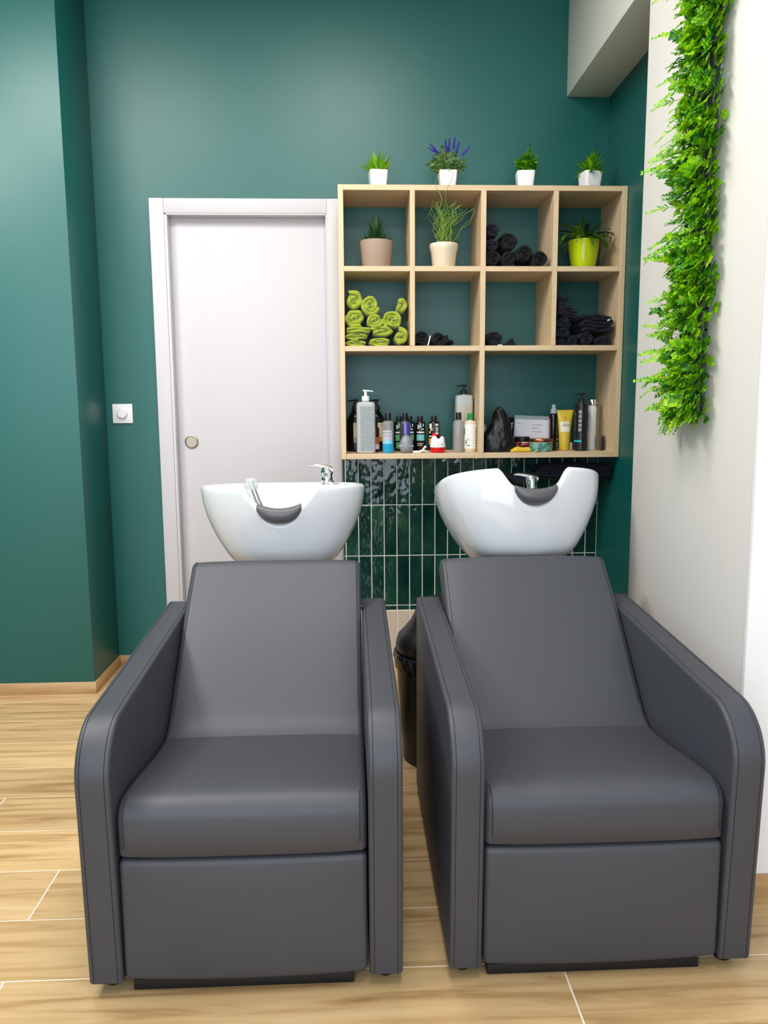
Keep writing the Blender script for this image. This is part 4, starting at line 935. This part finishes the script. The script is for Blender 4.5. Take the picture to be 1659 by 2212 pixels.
# slim white-silver bottle
t = round_bottle('conditioner_bottle', 'slim silver-white bottle with a chrome cap near the right panel', 'bottle', 1.0795, 3.442, 0.0202, 0.197, 0.0202, 0.0245, mat('pearl_white_bottle', (228, 229, 230), 0.35), CHROME, gr,
    [(44, 80, .082, .165, 0)]+[(40, 66, .012+.009*k, .016+.009*k, 1) for k in range(6)], (mat('taupe_label', (176, 164, 156), 0.5), mat('print_mid_grey', (136, 132, 132), 0.5)), neck=0.016)
t = thing('compact_case', 'small dark grey case leaning by the right shelf panel', 'compact case', (1.1135, 3.405, FZ+0.0004), -0.55, gr)
MB().box(-0.006, 0.0045, -0.020, 0.020, 0.0, 0.066, 0.004, 3).build('case_body', mat('dark_grey_case', (74, 68, 70), 0.4), t)
MB().box(0.0047, 0.0085, -0.020, 0.020, 0.0, 0.065, 0.0015, 2).build('case_lid', BOTBLK, t)

# ================================================================== RACK AND TOWELS UNDER THE SHELF
rk = thing('wall_rack', 'black wall rack under the shelf, behind the right bowl', 'rack', (0.93, 3.45, 0.89))
mb = MB(); mb.box(-0.255, 0.215, -0.085, 0.105, 0.0, 0.008, 0.002); local0 = mb.build('rack_plate', BLACKP, rk)
mb = MB(); mb.tube([(-0.255, -0.088, 0.004), (0.215, -0.088, 0.004)], 0.006, 10); mb.build('front_rail', BLACKP, rk)
for bx in (-0.20, 0.15): MB().box(bx, bx+0.02, -0.05, 0.105, -0.04, -0.0005, 0.002).build('bracket', BLACKP, rk)
mb = fold_mesh(0.155, 0.05, 0.20, 3, 4); o = mb.build('folded_towel', NAVY, sharp=70); o.location = (0.985, 3.345, 0.924); tag(o, 'dark navy folded towel on the black rack under the shelf', 'towel')
# hanging towel with a pointed corner
mb = MB(); R = []
for k in range(12):
    u = k/11; x = 0.668+0.152*u; low = 0.865+0.075*abs((u-0.36)/0.64)**1.3 if u > 0.36 else 0.865+0.05*((0.36-u)/0.36); low = min(low, 0.93)
    pts = []
    for (y, z) in [(3.44, 0.9045), (3.39, 0.9085), (3.36, 0.908), (3.345, 0.902), (3.338, 0.893), (3.336, (low+0.893)/2), (3.334+0.008*math.sin(u*7), low)]:
        pts.append((x-0.012*math.sin(u*3)*(0.9-z)*8, y+0.006*math.sin(u*9+z*30), z if z < 0.894 or True else z))
    th = 0.006; R.append(pts+[(p[0], p[1]-th*0.8, p[2]+(th if p[1] > 3.342 else 0.0)) for p in reversed(pts)])
mb.rings(R); o = mb.build('hanging_towel', NAVY, sharp=70); tag(o, 'navy towel hanging over the front of the black rack', 'towel')

# ================================================================== GREEN WALL PANEL
vp = thing('vine_panel', 'artificial green plant strip hanging on the white pillar', 'artificial plant', (PX, 2.10, 1.18))
mb = MB(); GR = mat('dark_green_grid', (30, 52, 36), 0.5)
for k in range(5): mb.box(-0.020, -0.012, -0.115+0.037*k, -0.110+0.037*k, 0.0, 1.40)
for k in range(27): mb.box(-0.019, -0.013, -0.115, 0.038, 0.005+0.0533*k, 0.010+0.0533*k)
for k in range(6):
    for yy in (-0.1125, 0.0345): mb.box(-0.013, -0.0005, yy-0.002, yy+0.002, 0.1+0.24*k, 0.106+0.24*k)
mb.build('backing_grid', GR, vp, smooth=False)
r_ = random.Random(21)
def spray(mb, base, d, L, kind, mats_):
    d = d.normalized(); n_ = max(6, int(L/0.0085)); P = base.copy(); pts = [P.copy()]
    mb.cur = mats_[0]; g = Vector((0, 0, -1))
    for j in range(n_):
        d = (d+g*0.035+Vector((r_.uniform(-.05, .05), r_.uniform(-.07, .07), r_.uniform(-.05, .05)))).normalized()
        P = P+d*(L/n_)
        if P.x > -0.004: P.x = -0.004
        pts.append(P.copy())
        sd = d.cross(Vector((-1, 0, 0.35))); sd = sd.normalized() if sd.length > 1e-4 else Vector((0, 1, 0)); nn = sd.cross(d)
        if j < 1: continue
        u = j/n_
        for s_ in (-1, 1):
            mb.cur = mats_[r_.randrange(len(mats_))]
            if kind == 0: mb.leaf(P, sd*s_+d*0.5+nn*r_.uniform(-.3, .5), nn, 0.0135*(1.1-0.5*u)*r_.uniform(.8, 1.2), 0.0105*(1.1-.4*u), 0.2)
            elif kind == 1: mb.leaf(P, sd*s_*0.8+d*0.9+nn*r_.uniform(-.3, .3), nn, 0.021*(1.1-0.75*u), 0.0052, 0.12)
            else: mb.leaf(P, sd*s_*0.9+d*0.7+nn*r_.uniform(-.3, .5), nn, 0.024*(1.0-0.4*u)*r_.uniform(.7, 1.2), 0.0125, 0.2, 0.1)
    mb.cur = mats_[-1]; mb.tube(pts[::2] if len(pts) > 4 else pts, 0.0008, 4)
mb = MB(); r_ = random.Random(22)
for k in range(1150):
    z = 1.40*r_.random(); y = r_.uniform(-0.120, 0.040); kind = r_.choice((0, 0, 1, 2))
    ms = r_.choice(([0, 1, 3], [0, 3, 0], [1, 2, 1], [0, 1, 2], [3, 0, 1]))
    if k % 2: base, d, L = Vector((-0.012-0.02*r_.random(), y, z)), Vector((-0.45, r_.uniform(-1.0, 0.4), r_.uniform(-.8, 0.5))), r_.uniform(0.03, 0.06)
    else: base, d, L = Vector((-0.015-0.025*r_.random(), y, z)), Vector((-0.9, r_.uniform(-.8, .7), r_.uniform(-1.0, 0.5))), r_.uniform(0.035, 0.062)
    spray(mb, base, d, L, kind, ms)
for k in range(60):       # longer trailing sprigs at the edges
    z = 1.38*r_.random(); far = k % 3 > 0
    base = Vector((-0.045, (0.04 if far else -0.11)*r_.uniform(.4, 1), z))
    d = Vector((-0.8, r_.uniform(0.2, 0.9), r_.uniform(-.35, 0.25))) if far else Vector((-0.25, -0.95, r_.uniform(-.5, 0.3)))
    spray(mb, base, d, r_.uniform(0.05, 0.095) if far else r_.uniform(0.04, 0.08), r_.choice((0, 0, 1)), [0, 1, 3])
for k in range(170): spray(mb, Vector((-0.008-0.02*r_.random(), r_.uniform(-.125, -.095), 1.40*r_.random())), Vector((r_.uniform(-.5, 0.05), -0.8, r_.uniform(-.9, .5))), r_.uniform(.02, .042), r_.choice((0, 1, 2)), r_.choice(([0, 1, 3], [1, 2, 1], [0, 3, 0])))
for k in range(34): spray(mb, Vector((-0.015-0.03*r_.random(), r_.uniform(-.105, .04), 0.02+0.04*r_.random())), Vector((-0.5, r_.uniform(-.5, .5), -1.1)), r_.uniform(.04, .085), r_.choice((0, 1)), [0, 1, 3])
mb.build('foliage', LEAFS, vp, recalc=False, smooth=True, sharp=180)
